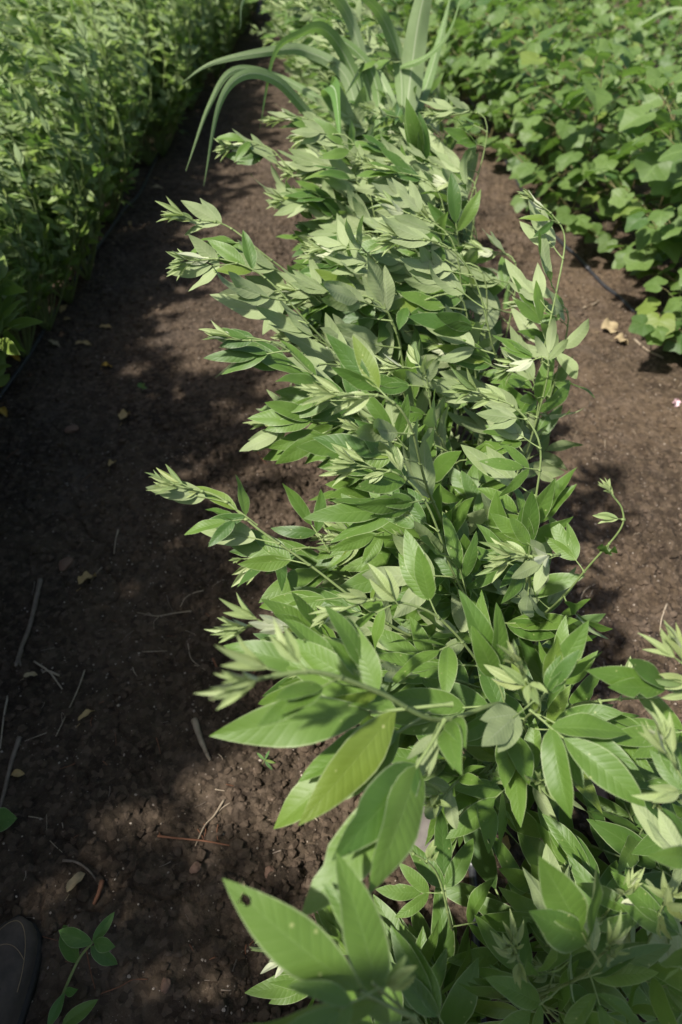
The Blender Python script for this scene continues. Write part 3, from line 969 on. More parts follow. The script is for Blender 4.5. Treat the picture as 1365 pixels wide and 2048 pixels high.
# ---- plants further off: stem mesh and foliage mesh
def far_plant_meshes(h, n_shoots, wind, under, size, leafmat, spread=0.2, inter=0.05, start=0.25, tips=True, lean=(-0.3, -0.1)):
    st = MB(); fo = MB()
    for _ in range(n_shoots):
        a = random.uniform(0, 6.28)
        hh = h * random.uniform(0.72, 1.08)
        o = Vector((math.cos(a), math.sin(a), 0)) * spread * random.uniform(0.2, 1)
        lean_ = random.uniform(*lean) * hh
        pts = [Vector((0, 0, -0.01)), o * 0.35 + Vector((0, 0, hh * 0.2)), o * 0.8 + Vector((0, 0, hh * 0.55)),
               o + Vector((lean_ * 0.35, 0, hh * 0.93)), o + Vector((lean_ * 1.2, random.uniform(-0.05, 0.05), hh * random.uniform(0.95, 1.05)))]
        path = catmull(pts, 4)
        stem_tube(st, path, 0.004, 0.0013, n=4)
        for sp in leaf_spots(path, start * hh, inter, wind, under, size):
            p, d, n, sz, k, w = sp
            T = random.choice(L_wind if random.random() < 0.3 + 0.7 * w else L_open)
            fo.inst(T, mat4(p, d, n, sz * (1.0 if k == 'mature' else 1.1)))
        if tips:
            t = (path[-1] - path[-2]).normalized()
            p_ = dict(random.choice(L_tip))
            p_['qm'] = np.where(p_['qm'] == 0, 2, p_['qm'])
            fo.inst(p_, mat4(path[-1], t, LIGHT + rv(0.3), 1.0))
    return st.mesh('stem', [M['stem']]), fo.mesh('foliage', [leafmat, M['stem'], M['young']])

def plant_from(name, meshes, loc, rz, s, label, cat, group, names=('stem', 'foliage')):
    r = empty(name, loc, label, cat, group, rz, s)
    for nm, me in zip(names, meshes):
        o = bpy.data.objects.new(nm, me)
        COL.objects.link(o); o.parent = r
    return r

mid_protos = [far_plant_meshes(0.92, 12, 0.85, 0.5, 1.0, M['leaf'], spread=0.26) for _ in range(5)]
y = 2.4
k = 0
while y < 13:
    x = ROWX - 0.60 * min(1, max(0, (y - 3.2) / 5)) + random.uniform(-0.08, 0.08)
    plant_from('pigeon_pea_plant', mid_protos[k % 5], (x, y, GH(x, y)), random.uniform(-0.35, 0.35), random.uniform(0.88, 1.08),
               'pea plant in the blurred far stretch of the middle row beyond the maize', 'plant', 'far pea plants in the middle row')
    y += random.uniform(0.22, 0.32); k += 1

hedge_protos = [far_plant_meshes(0.96, 24, 0.75, 0.3, 0.70, M['hedge'], spread=0.36, inter=0.031, start=0.28) for _ in range(7)]
k = 0
rows = [(-1.30, -0.9, 11.5, 0.25, 'pea plant in the first hedge row left of the furrow'),
        (-1.85, 1.2, 12.0, 0.29, 'pea plant in the second row of the left hedge'),
        (-2.45, 2.0, 12.5, 0.33, 'pea plant in the third row of the left field'),
        (-3.1, 3.0, 13.0, 0.37, 'pea plant in the fourth row of the left field'),
        (-3.95, 4.0, 13.5, 0.42, 'pea plant in the fifth row of the left field'),
        (-4.8, 5.0, 14.0, 0.46, 'pea plant in the outermost row of the left field')]
for rx, y0, y1, dy, lab in rows:
    y = y0
    while y < y1:
        x = rx + random.uniform(-0.11, 0.11) + (0.12 * min(1, max(0, (y - 4) / 3)))
        where = ' in its nearest stretch' if y < 3.2 else (' about halfway up the photo' if y < 6 else ' in its far blurred stretch')
        plant_from('pigeon_pea_plant', random.choice(hedge_protos), (x, y, GH(x, y)), random.uniform(-0.5, 0.5), random.uniform(0.80, 1.14) * ((1.55 if y < 1.1 else 1.38 if y < 1.9 else 1) if rx > -1.6 else 1),  # out-of-view near first-row plants enlarged to throw shade over the left furrow
                   lab + where, 'plant', lab.replace('pea plant', 'pea plants') + where)
        y += dy * random.uniform(0.8, 1.2)

# ------------------------------------------------------------------ cotton
def cotton_leaf(R, na=30, nr=3):
    th_c = np.radians([0, 14, 30, 46, 60, 76, 94, 112, 128, 146, 164, 180])
    r_c = np.array([1.0, 0.90, 0.74, 0.79, 0.90, 0.80, 0.70, 0.70, 0.70, 0.62, 0.52, 0.12])
    ths = np.linspace(-PI, PI, na + 1)[:-1]
    cup = random.uniform(-0.25, 0.3); ph = random.uniform(0, 6)
    V = [(0, 0, 0)]; UV = [(0.5, 0.5)]
    for i in range(1, nr + 1):
        for th in ths:
            r = R * np.interp(abs(th), th_c, r_c) * (i / nr) * (1 + 0.06 * math.sin(th * 3 + ph))
            x, y_ = r * math.cos(th), r * math.sin(th)
            z = -cup * r * r / R + 0.07 * r * math.cos(3 * th + ph) - 0.25 * max(0, x) ** 2 / R + 0.10 * abs(y_) * (0.6)
            V.append((x, y_, z)); UV.append((0.5 + 0.5 * x / R, 0.5 + 0.5 * y_ / R))
    T = [(0, 1 + k, 1 + (k + 1) % na) for k in range(na)]
    Qd = []
    for i in range(nr - 1):
        for k in range(na):
            a = 1 + i * na + k; b = 1 + i * na + (k + 1) % na
            Qd.append((a, a + na, b + na, b))
    return np.array(V), Qd, T, np.array(UV)

C_leaf = []
for _ in range(10):
    mb = MB(); v, q, t, uv = cotton_leaf(random.uniform(0.052, 0.068))
    mb.add(v, q, t, uv=uv, mat=0, rnd=random.random() * 0.4)
    C_leaf.append(mb.pack())

def cotton_meshes(h):
    st = MB(); fo = MB()
    main = catmull([Vector((0, 0, -0.01)), Vector((random.uniform(-0.04, 0.04), random.uniform(-0.04, 0.04), h * 0.5)),
                    Vector((random.uniform(-0.07, 0.07), random.uniform(-0.07, 0.07), h))], 5)
    stem_tube(st, main, 0.006, 0.002, n=5)
    S = arc(main)
    s = 0.07; ph = random.uniform(0, 6)
    def leaf_at(p, d, sz):
        pl = random.uniform(0.05, 0.10) * sz
        e = p + d * pl + Vector((0, 0, pl * 0.35))
        tube(st, [p, p.lerp(e, 0.5) + Vector((0, 0, 0.006)), e], [0.0018, 0.0013, 0.0012], n=3, cap=False)
        dd = (Vector((d.x, d.y, random.uniform(-0.7, -0.05)))).normalized()
        n = Vector((-0.2, -0.45, 1.0)) + d * 0.45 + rv(0.3)
        fo.inst(random.choice(C_leaf), mat4(e, dd, n, sz))
    while s < S[-1]:
        p, t = at_s(main, S, s)
        f = s / S[-1]
        ph += 2.4 + random.uniform(-0.3, 0.3)
        d = Vector((math.cos(ph), math.sin(ph), 0.1)).normalized()
        leaf_at(p, d, random.uniform(0.8, 1.1) * (1.0 - 0.35 * f))
        bl = random.uniform(0.12, 0.27) * (1.25 - 0.8 * f)
        e = p + d * bl + Vector((0, 0, bl * random.uniform(0.1, 0.7)))
        br = catmull([p, p.lerp(e, 0.5) + rv(0.015), e], 3)
        stem_tube(st, br, 0.003, 0.0013, n=4)
        BS = arc(br); bs = 0.05
        while bs < BS[-1] + 0.02:
            bp, bt = at_s(br, BS, bs)
            a = random.uniform(-1.6, 1.6)
            dd = Vector((math.cos(math.atan2(d.y, d.x) + a), math.sin(math.atan2(d.y, d.x) + a), random.uniform(-0.1, 0.3))).normalized()
            leaf_at(bp, dd, random.uniform(0.65, 1.1))
            bs += random.uniform(0.035, 0.06)
        s += random.uniform(0.035, 0.055)
    return st.mesh('stem', [M['cstem']]), fo.mesh('foliage', [M['cotton']])

cotton_protos = [cotton_meshes(random.uniform(0.55, 0.68)) for _ in range(7)]
rows = [(1.48, 1.5, 10.5, 0.23, 'cotton plant in the first row right of the bare soil'),
        (2.0, 2.2, 12.0, 0.28, 'cotton plant in the second cotton row on the right'),
        (2.6, 3.0, 13.0, 0.33, 'cotton plant in the third cotton row on the right'),
        (3.3, 4.0, 13.5, 0.38, 'cotton plant in the fourth cotton row on the right'),
        (4.1, 5.2, 14.0, 0.45, 'cotton plant in the fifth cotton row on the right'),
        (5.2, 6.5, 14.5, 0.52, 'cotton plant in the outermost row of the right field')]
for rx, y0, y1, dy, lab in rows:
    y = y0
    while y < y1:
        # the first row swings in towards the middle row further back
        xx = rx - 0.45 * min(1, max(0, (y - 2.6) / 3.0)) - 0.25 * min(1, max(0, (y - 5) / 4.0))
        x = xx + random.uniform(-0.08, 0.08)
        where = ' in its nearest stretch' if y < 3.8 else (' in its middle stretch' if y < 7 else ' in its far blurred stretch')
        plant_from('cotton_plant', random.choice(cotton_protos), (x, y, GH(x, y)), random.uniform(0, 6.28), random.uniform(0.85, 1.15) * (1.12 if rx < 1.6 else 1),
                   lab + where, 'plant', lab.replace('cotton plant', 'cotton plants') + where)
        y += dy * random.uniform(0.8, 1.2)

# ------------------------------------------------------------------ maize
def strap_leaf(mb, pts, W, n_dir, twist=0.0, mat=0, fold=0.35, base_w=0.5, nv=6, seg=8, wave=0.12):
    path = catmull(pts, seg)
    S = arc(path); L = S[-1]
    ph = random.uniform(0, 6)
    V, UV = [], []
    prev = None
    for i, p in enumerate(path):
        u = S[i] / L
        t = (path[min(i + 1, len(path) - 1)] - path[max(0, i - 1)]).normalized()
        side = (n_dir if prev is None else prev)
        y = (side - t * side.dot(t)).normalized()
        prev = y
        y = (Matrix.Rotation(twist * u, 3, t) @ y)
        z = y.cross(t) * -1
        w = W * min(1.0, base_w + u * 3.0) * (1 - u ** 1.9) ** 0.9
        w = max(w, 0.0006)
        for j in range(nv + 1):
            v = -1 + 2 * j / nv
            V.append(tuple(p + y * (v * w) + z * (fold * abs(v) * w * (1 - 0.5 * u) + wave * w * math.sin(u * 16 + ph + (1.5 if v > 0 else 0)) * v * v)))
            UV.append((u, 0.5 + 0.5 * v))
    k = nv + 1
    Qd = [(i * k + j, (i + 1) * k + j, (i + 1) * k + j + 1, i * k + j + 1) for i in range(len(path) - 1) for j in range(nv)]
    mb.add(V, Qd, uv=np.array(UV), mat=mat, rnd=random.random())

def maize(base, top, leaves, label, group=None, name='maize_plant', cat='plant'):
    z = GH(*base)
    org = Vector((base[0], base[1], z))
    root = empty(name, org, label, cat, group)
    mb = MB()
    path = catmull([org - Vector((0, 0, 0.01)), org.lerp(top, 0.5) + rv(0.01), top], 6)
    rr = [0.013 - 0.006 * i / (len(path) - 1) + (0.002 if i % 3 == 0 else 0) for i in range(len(path))]
    tube(mb, [p - org for p in path], rr, n=9)
    mb.build('stalk', [M['stalk']], root)
    for (pts, W, tw) in leaves:
        lb = MB()
        pts = [p - org for p in pts]
        t = (pts[1] - pts[0]).normalized()
        # the blade's broad face looks up and out, towards the open furrow side
        sd = t.cross(Vector((-0.25, -0.85, 0.55)))
        if sd.length < 0.05: sd = Vector((1, 0, 0))
        strap_leaf(lb, pts, W, sd.normalized(), tw)
        lb.build('leaf', [M['maize']], root)
    return root

mzb = (0.30, 2.55)
T1 = P(745, 235, 2.35)
maize(mzb, T1, [
    ([P(735, 290, 2.35), P(640, 245, 2.25), P(560, 165, 2.1), P(490, 150, 2.0), P(440, 210, 1.95), P(408, 372, 1.92)], 0.019, 0.3),
    ([P(735, 270, 2.35), P(655, 210, 2.25), P(560, 155, 2.2), P(470, 140, 2.1), P(420, 210, 2.05), P(372, 342, 2.0)], 0.014, 0.6),
    ([P(750, 260, 2.35), P(700, 130, 2.25), P(650, 60, 2.15), P(600, 70, 2.1), P(550, 110, 2.1), P(520, 260, 2.1)], 0.022, 0.2),
    ([P(745, 300, 2.3), P(700, 250, 2.2), P(660, 180, 2.15), P(672, 185, 1.95), P(682, 290, 1.85)], 0.034, 0.2),
    ([P(740, 320, 2.3), P(720, 250, 2.3), P(690, 150, 2.25), P(620, 105, 2.2), P(560, 100, 2.15), P(430, 125, 2.1), P(365, 165, 2.1)], 0.022, 0.5),
    ([P(755, 240, 2.35), P(735, 160, 2.3), P(700, 40, 2.2), P(640, -20, 2.1), P(500, -10, 2.1), P(480, 60, 2.1)], 0.020, 0.3),
    ([P(750, 330, 2.3), P(780, 260, 2.2), P(800, 215, 2.1), P(790, 250, 2.0)], 0.026, 0.3),
], 'maize plant on the left of the clump, long strap leaves arching left over the furrow')
mzb2 = (0.42, 2.62)
T2 = P(795, 215, 2.35)
maize(mzb2, T2, [
    ([P(812, 235, 2.35), P(822, 150, 2.3), P(838, 40, 2.2), P(862, -60, 2.1), P(890, -160, 2.0)], 0.044, 0.1),
    ([P(805, 230, 2.35), P(800, 130, 2.3), P(768, 40, 2.2), P(722, -10, 2.1), P(640, -60, 2.05)], 0.025, 0.2),
    ([P(800, 135, 2.3), P(850, 115, 2.2), P(895, 70, 2.1), P(925, -20, 2.0), P(930, -90, 1.95)], 0.011, 0.2),
    ([P(760, 290, 2.35), P(755, 180, 2.3), P(720, 110, 2.25), P(640, 60, 2.2), P(590, 85, 2.2)], 0.021, 0.4),
    ([P(790, 260, 2.35), P(780, 200, 2.3), P(740, 130, 2.3), P(690, 190, 2.2)], 0.020, 0.3),
    ([P(815, 250, 2.35), P(850, 180, 2.4), P(880, 80, 2.5), P(905, -20, 2.6)], 0.02, 0.3),
], 'maize plant on the right of the clump with one broad upright leaf leaving the frame')

def grass_tuft(base, h, n, W, label, name='sorghum_plant', lean=-0.3, group=None):
    org = Vector((base[0], base[1], GH(*base)))
    lv = []
    top = org + Vector((0.0, 0, h * 0.55))
    for i in range(n):
        a = 2 * PI * i / n + random.uniform(-0.4, 0.4)
        r = h * random.uniform(0.35, 0.6)
        s0 = org.lerp(top, 0.35 + 0.65 * i / n)
        d = Vector((math.cos(a) + lean, math.sin(a) * 0.7, 0))
        lv.append(([s0, s0 + d * r * 0.35 + Vector((0, 0, h * 0.32)), s0 + d * r * 0.8 + Vector((0, 0, h * 0.42)), s0 + d * r * 1.4 + Vector((0, 0, h * 0.15))], W * random.uniform(0.8, 1.1), 0.3))
    return maize(base, top, lv, label, group, name)
grass_tuft((-2.0, 3.75), 1.15, 6, 0.014, 'slender grassy maize plant sticking out of the upper left hedge', name='maize_plant', lean=0.2)
grass_tuft((2.75, 5.6), 0.95, 7, 0.014, 'greyish maize seedling standing above the cotton at upper right', name='maize_plant')
grass_tuft((0.95, 6.3), 0.85, 6, 0.012, 'small maize seedling above the cotton right of the clump', name='maize_plant')
grass_tuft((-0.02, 1.95), 0.42, 4, 0.011, 'young maize seedling half hidden at the left edge of the middle row', name='maize_plant', lean=-0.5)
grass_tuft((0.78, 2.9), 0.22, 4, 0.005, 'tiny blue-green grass seedling on the right hand soil', name='grass_seedling')

# ------------------------------------------------------------------ litter on the soil
def lying(name, px, mat, r, label, cat, group=None, n=6, lift=0.6, jit=0.12, extra=()):
    """a stick lying on the soil through photo points px"""
    pts = []
    for (a, b) in px:
        x, y = G(a, b)
        pts.append(Vector((x, y, 0)))
    def drop(path, rr):
        hs = [GH(p.x, p.y) for p in path]
        # a stiff thing rests on the high spots
        A = np.polyfit(range(len(hs)), hs, 1) if len(hs) > 1 else (0, hs[0])
        off = max(h - (A[0] * i + A[1]) for i, h in enumerate(hs)) * 0.6
        return [Vector((p.x, p.y, A[0] * i + A[1] + off + rr * lift)) for i, p in enumerate(path)]
    path = catmull(pts, 5)
    path = drop(path, r)
    org = path[0].copy()
    mb = MB()
    m = len(path)
    tube(mb, [p - org for p in path], [r * (1 - 0.45 * i / (m - 1)) for i in range(m)], n=n, jit=jit)
    for e in extra:
        ep = [Vector((*G(a, b), 0)) for (a, b) in e]
        ep = drop(catmull(ep, 4), r * 0.6)
        near = min(path, key=lambda q: (q - ep[0]).length)
        ep[0] = near.copy()
        tube(mb, [p - org for p in ep], [r * 0.6 * (1 - 0.5 * i / (len(ep) - 1)) for i in range(len(ep))], n=5, jit=jit)
    return tag(mb.build(name, [mat], loc=org), label, cat, group)

lying('branch', [(82, 1160), (75, 1200), (62, 1260), (45, 1310), (38, 1342)], M['stick'], 0.0075, 'thick bare grey branch lying at the left of the trodden furrow', 'branch', n=8,
      extra=[[(50, 1300), (44, 1325), (47, 1340)]])
lying('twig', [(384, 1221), (350, 1225), (318, 1230), (300, 1228), (274, 1222)], M['straw'], 0.0022, 'pale forked twig with three prongs in the middle of the left furrow', 'twig',
      extra=[[(318, 1230), (308, 1242), (309, 1258)], [(305, 1230), (296, 1222), (287, 1226)]])
lying('twig', [(408, 1186), (390, 1190), (372, 1200), (362, 1218)], M['straw'], 0.0018, 'short pale twig pointing at the forked twig from behind', 'twig')
lying('straw', [(168, 1335), (158, 1375), (140, 1425), (118, 1482)], M['straw'], 0.0022, 'long straight pale straw left of centre on the dark furrow', 'straw',
      extra=[[(136, 1440), (127, 1430), (128, 1452)]])
lying('straw', [(376, 1285), (384, 1320), (412, 1345)], M['straw'], 0.0016, 'thin bent straw right of the forked twig', 'straw')
lying('straw', [(282, 1300), (335, 1303)], M['straw'], 0.0017, 'short level straw below the forked twig', 'straw')
lying('dry_stalk', [(390, 1442), (402, 1480), (415, 1512)], M['straw'], 0.0085, 'thick split dry stalk with a brown end beside the row', 'dry stalk', n=7,
      extra=[[(415, 1512), (424, 1528)]])
lying('twig', [(320, 1680), (360, 1684), (410, 1688), (465, 1697)], M['redtwig'], 0.0026, 'reddish brown twig lying level near the bottom of the furrow', 'twig',
      extra=[[(332, 1683), (324, 1676), (322, 1670)]])
lying('twig', [(450, 1602), (430, 1635), (412, 1655), (393, 1697)], M['straw'], 0.0025, 'pale knobbly twig crossing the reddish brown twig', 'twig',
      extra=[[(430, 1635), (446, 1618), (462, 1609)]])
lying('twig', [(132, 1728), (160, 1732), (185, 1750), (203, 1775)], M['stick'], 0.0030, 'curved grey twig above the broad-leaved weed', 'twig')
lying('dry_stalk', [(209, 1768), (204, 1790), (193, 1815)], M['redtwig'], 0.0060, 'short brown stub of stalk at the end of the curved twig', 'dry stalk', n=7)
lying('straw', [(15, 1390), (8, 1440), (3, 1500)], M['straw'], 0.0028, 'straw at the very left edge below the thick branch', 'straw')
lying('branch', [(42, 1478), (25, 1530), (10, 1590), (-4, 1640)], M['stick'], 0.006, 'brown stick slanting off the left edge of the photo', 'branch')
lying('straw', [(98, 1470), (75, 1478), (52, 1486)], M['straw'], 0.0016, 'short straw between the long straw and the left edge', 'straw')
lying('straw', [(120, 1352), (96, 1342), (85, 1345)], M['straw'], 0.0032, 'stubby flat straw chip below the thick branch', 'straw')
lying('straw', [(70, 1325), (100, 1345), (125, 1378)], M['straw'], 0.003, 'brown straw slanting down beside the stubby chip', 'straw')
lying('root_strand', [(200, 1990), (240, 1976), (268, 1962), (298, 1961)], M['redtwig'], 0.0013, 'thin orange-brown root strand right of the weed', 'root')
lying('root_strand', [(178, 1905), (186, 1950), (196, 1994)], M['redtwig'], 0.0012, 'thin wiry root strand hanging beside the weed stem', 'root')
lying('straw', [(238, 1062), (232, 1080), (228, 1105)], M['straw'], 0.003, 'short grey straw in the shade right of the branch top', 'straw')
lying('straw', [(203, 1130), (190, 1147), (182, 1162)], M['straw'], 0.0024, 'frayed straw between the branch and the forked twig', 'straw')
lying('straw', [(600, 1590), (620, 1625), (637, 1640)], M['straw'], 0.0028, 'pale straw splinter under the big left leaves', 'straw')
lying('straw', [(427, 1320), (436, 1340), (445, 1357)], M['redtwig'], 0.0036, 'brown straw tucked against the row by the thin bent straw', 'straw')
lying('straw', [(1265, 690), (1290, 712), (1322, 728)], M['straw'], 0.005, 'curved dry straw on the right soil near the cotton', 'straw')
lying('straw', [(1168, 612), (1190, 605), (1198, 600)], M['straw'], 0.005, 'short straw at the foot of the cotton', 'straw')
lying('straw', [(1330, 1215), (1322, 1240), (1320, 1262)], M['straw'], 0.0025, 'small pale straw on the right soil below the curled shoot', 'straw')
lying('straw', [(1150, 1245), (1165, 1190), (1190, 1170)], M['straw'], 0.002, 'thin pale twig between the right hand leaves and the soil', 'straw')
lying('straw', [(740, 1010), (760, 1050)], M['straw'], 0.002, 'little straw deep between the leaves of the row', 'straw')
LG = 'short straws scattered on the left furrow'
for i in range(80):
    a, b = random.uniform(10, 620), random.uniform(900, 2030)
    an = random.uniform(0, PI); l = random.uniform(10, 34)
    lying('straw', [(a, b), (a + l * 0.5 * math.cos(an) + random.uniform(-3, 3), b + l * 0.5 * math.sin(an)), (a + l * math.cos(an), b + l * math.sin(an))],
          random.choice([M['straw'], M['redtwig'], M['stick']]), random.uniform(0.0006, 0.0018), 'one of many tiny straws scattered over the left furrow', 'straw', LG, n=4)
for i in range(16):
    a, b = random.uniform(1100, 1360), random.uniform(620, 1340)
    an = random.uniform(0, PI); l = random.uniform(10, 26)
    lying('straw', [(a, b), (a + l * math.cos(an), b + l * math.sin(an))], M['straw'], random.uniform(0.0008, 0.0018),
          'one of many tiny straws scattered over the right soil', 'straw', 'short straws scattered on the right soil', n=4)

def fallen_leaf(px, py, L, W, mat, label, yaw, name='fallen_leaf', cat='leaf', group=None, curl=0.9):
    x, y = G(px, py)
    mb = MB()
    v, q, uv = leaflet(L, W, fold=0.5, droop=curl, twist=random.uniform(-0.8, 0.8), wave=0.45, nu=9, nv=6, curl=-0.3)
    v = v - np.array([v[:, 0].mean(), 0, v[:, 2].min()])
    mb.add(v, q, uv=uv)
    tube(mb, [(v[:, 0].min() - 0.25 * L, 0, 0.002), (v[:, 0].min() + 0.01 * L, 0, 0.003)], [0.0008, 0.0010], n=4)
    o = mb.build(name, [mat], loc=(x, y, GH(x, y) + 0.001))
    o.rotation_euler = (random.uniform(-0.15, 0.15), random.uniform(-0.1, 0.1), yaw)
    return tag(o, label, cat, group)
fallen_leaf(215, 733, 0.045, 0.011, M['yleaf'], 'bright yellow leaf alone in the middle of the shaded left furrow', 0.2)
fallen_leaf(170, 692, 0.07, 0.012, M['dryleaf'], 'narrow tan leaf lying level behind the bright yellow leaf', 0.3)
fallen_leaf(214, 657, 0.06, 0.011, M['dryleaf'], 'tan leaf furthest back in the left furrow', 0.4)
fallen_leaf(32, 725, 0.08, 0.017, M['yleaf'], 'yellow leaf under the hedge at the left edge', -0.5)
fallen_leaf(14, 838, 0.05, 0.012, M['yleaf'], 'yellow-green leaf at the left edge below the yellow one', -0.9)
fallen_leaf(255, 842, 0.06, 0.02, M['dryleaf'], 'crumpled brown leaf in the middle of the shaded furrow', 1.2)
fallen_leaf(228, 940, 0.055, 0.010, M['dryleaf'], 'upright curled tan leaf on the furrow beside the dark gap', 1.4)
fallen_leaf(178, 1160, 0.06, 0.02, M['dryleaf'], 'crinkled brown leaf right of the branch top', 0.9)
fallen_leaf(65, 1395, 0.0, 0.0, M['dryleaf'], '', 0) if False else None
fallen_leaf(66, 1358, 0.035, 0.007, M['pale_leaf'], 'pale bract-like leaf below the thick branch', 0.5)
fallen_leaf(180, 1438, 0.05, 0.008, M['dryleaf'], 'curled tan leaf right of the long straw', 0.9)
fallen_leaf(425, 1400, 0.035, 0.008, M['pale_leaf'], 'small pale dead leaf above the thick split stalk', 2.2)
fallen_leaf(40, 1550, 0.028, 0.008, M['dryleaf'], 'small ochre leaf on the soil near the left edge stick', 0.1)
fallen_leaf(160, 1770, 0.05, 0.010, M['pale_leaf'], 'crumpled papery leaf under the curved grey twig', 1.1)
fallen_leaf(484, 1775, 0.045, 0.006, M['pale_leaf'], 'slim papery leaf on the crumbly soil beside the lowest leaves', 1.5)
fallen_leaf(1218, 662, 0.085, 0.035, M['pale_leaf'], 'large crumpled straw-coloured leaf on the right soil by the cotton', 0.2, curl=0.6)
fallen_leaf(1240, 692, 0.065, 0.026, M['pale_leaf'], 'smaller crumpled straw-coloured leaf just below the large one', -0.5, curl=0.5)
fallen_leaf(1002, 1695, 0.05, 0.012, M['dryleaf'], 'orange-brown leaf in the gap between the two nearest plants', 1.6)
fallen_leaf(1000, 1895, 0.03, 0.011, M['yleaf'], 'small yellow leaf scrap under the nearest plant', 0.9)
for i in range(70):
    y = 2.0 + 7.0 * random.random() ** 1.2
    x = random.gauss(-1.32, 0.13)
    mb = None
    L = random.uniform(0.04, 0.08)
    mbx = MB()
    v, q, uv = leaflet(L, L * 0.2, fold=0.5, droop=random.uniform(0.2, 1.4), twist=random.uniform(-0.8, 0.8), wave=0.4, nu=5, nv=2)
    mbx.add(v - np.array([0, 0, v[:, 2].min()]), q, uv=uv)
    o = mbx.build('fallen_leaf', [random.choice([M['yleaf'], M['dryleaf'], M['dryleaf'], M['pale_leaf']])], loc=(x, y, GH(x, y) + 0.002))
    o.rotation_euler = (0, 0, random.uniform(0, 6.28))
    tag(o, 'one of many dry yellow leaves littered under the left hedge row', 'leaf', 'dry leaves under the left hedge')

def stone(px, py, r, mat, label, flat=0.6, group=None, seed=0):
    x, y = G(px, py)
    rs = np.random.default_rng(seed + 3)
    V_, T_ = ico(4)
    off = rs.uniform(-5, 5, 3)
    d = V_.copy()
    s = np.array([r * 1.15, r * 0.9, r * flat])
    from mathutils import noise as N_
    k = np.array([1 + 0.28 * N_.noise(Vector(p * 1.3 + off)) + 0.10 * N_.noise(Vector(p * 3.6 + off)) for p in d])
    # a few flat facets
    for _ in range(7):
        nn = rs.normal(size=3); nn /= np.linalg.norm(nn)
        lim = rs.uniform(0.72, 0.9)
        dp = (d * k[:, None]) @ nn
        over = np.clip(dp - lim, 0, None)
        k = k * (1 - over / np.maximum(dp, 1e-3) * 0.85)
    mb = MB()
    mb.add(d * k[:, None] * s, None, T_)
    o = mb.build('stone', [mat], loc=(x, y, GH(x, y) + r * flat * 0.25))
    o.rotation_euler = (0, 0, rs.uniform(0, 6))
    return tag(o, label, 'stone', group)
stone(858, 1668, 0.058, M['stone'], 'large smooth dark grey stone half hidden under the leaves near the black hose', 0.55, seed=1)
stone(1175, 1582, 0.040, M['rstone'], 'flat brown stone on the right soil under the lower right leaves', 0.45, seed=2)
stone(520, 1785, 0.014, M['rstone'], 'clod-like stone on the crumbly soil above the lowest leaves', 0.7, seed=3)
stone(540, 1745, 0.012, M['rstone'], 'small brown stone beside the clod-like stone', 0.7, seed=4)
stone(130, 1125, 0.022, M['rstone'], 'dark lump of stone beside the top of the branch', 0.6, seed=5)
stone(145, 865, 0.022, M['rstone'], 'rounded brown stone in the shaded furrow', 0.6, seed=6)
stone(700, 1790, 0.017, M['rstone'], 'brown stone hidden below the big hanging leaf', 0.6, seed=7)
stone(335, 1975, 0.011, M['rstone'], 'small knobbly brown stone near the bottom of the furrow', 0.6, seed=8)
stone(395, 1745, 0.011, M['rstone'], 'crumbly brown stone left of the slim papery leaf', 0.6, seed=9)

# drip hoses
def hose(pts, label, r=0.008):
    path = catmull([Vector((x, y, 0)) for x, y in pts], 10)
    for p in path: p.z = GH(p.x, p.y)
    zs = [sum(path[min(max(i + d, 0), len(path) - 1)].z for d in (-2, -1, 0, 1, 2)) / 5 for i in range(len(path))]
    for p, z in zip(path, zs): p.z = z + r * 0.9 + 0.002
    mb = MB()
    org = path[0].copy()
    tube(mb, [p - org for p in path], r, n=10)
    o = mb.build('drip_hose', [M['tube']], loc=org)
    # emitters are short collars on the hose
    S = arc(path); s = 0.2
    while s < S[-1]:
        p, t = at_s(path, S, s)
        e = MB(); tube(e, [p - org - t * 0.012, p - org + t * 0.012], r * 1.28, n=10)
        e.build('emitter', [M['tube']], o)
        s += 0.45
    return tag(o, label, 'hose')
lp = [G(50, 735), G(95, 665), G(150, 575), G(205, 492), G(250, 430), G(300, 362)]
lx = [(-1.24, -0.3), (-1.28, 1.0)] + [(x, y) for x, y in lp] + [(-1.27, 6.5), (-1.25, 9.5)]
hose(lx, 'black drip hose along the foot of the left hedge')
hose([(0.27, -0.6), (0.255, 0.2), G(942, 1765), G(928, 1650), (0.27, 1.0), (0.25, 2.0), (0.28, 4.0), (0.27, 8.0)], 'black drip hose running under the middle row of pea plants')
hose([(1.40, 0.4), (1.47, 1.6), G(1352, 702), G(1290, 645), G(1232, 592), G(1160, 530), (1.15, 4.2), (1.1, 8.0)], 'black drip hose along the edge of the cotton rows')

# fallen cotton flower
fx, fy = G(1345, 815)
mb = MB()
for k in range(5):
    a = 2 * PI * k / 5
    v, q, uv = leaflet(0.024, 0.009, fold=-0.3, droop=-0.9, twist=0.3, wave=0.3, nu=6, nv=4, rise=0.1)
    m = np.array(rotz(a) @ roty(-0.5))
    mb.add(v @ m[:3, :3].T, q, uv=uv)
tube(mb, [(0, 0, -0.006), (0, 0, 0.006)], [0.003, 0.004], n=6)
o = mb.build('fallen_flower', [M['petal']], loc=(fx, fy, GH(fx, fy) + 0.010))
o.rotation_euler = (0.9, 0.2, 0.4)
tag(o, 'wilted pink and white flower lying on the right soil', 'flower')

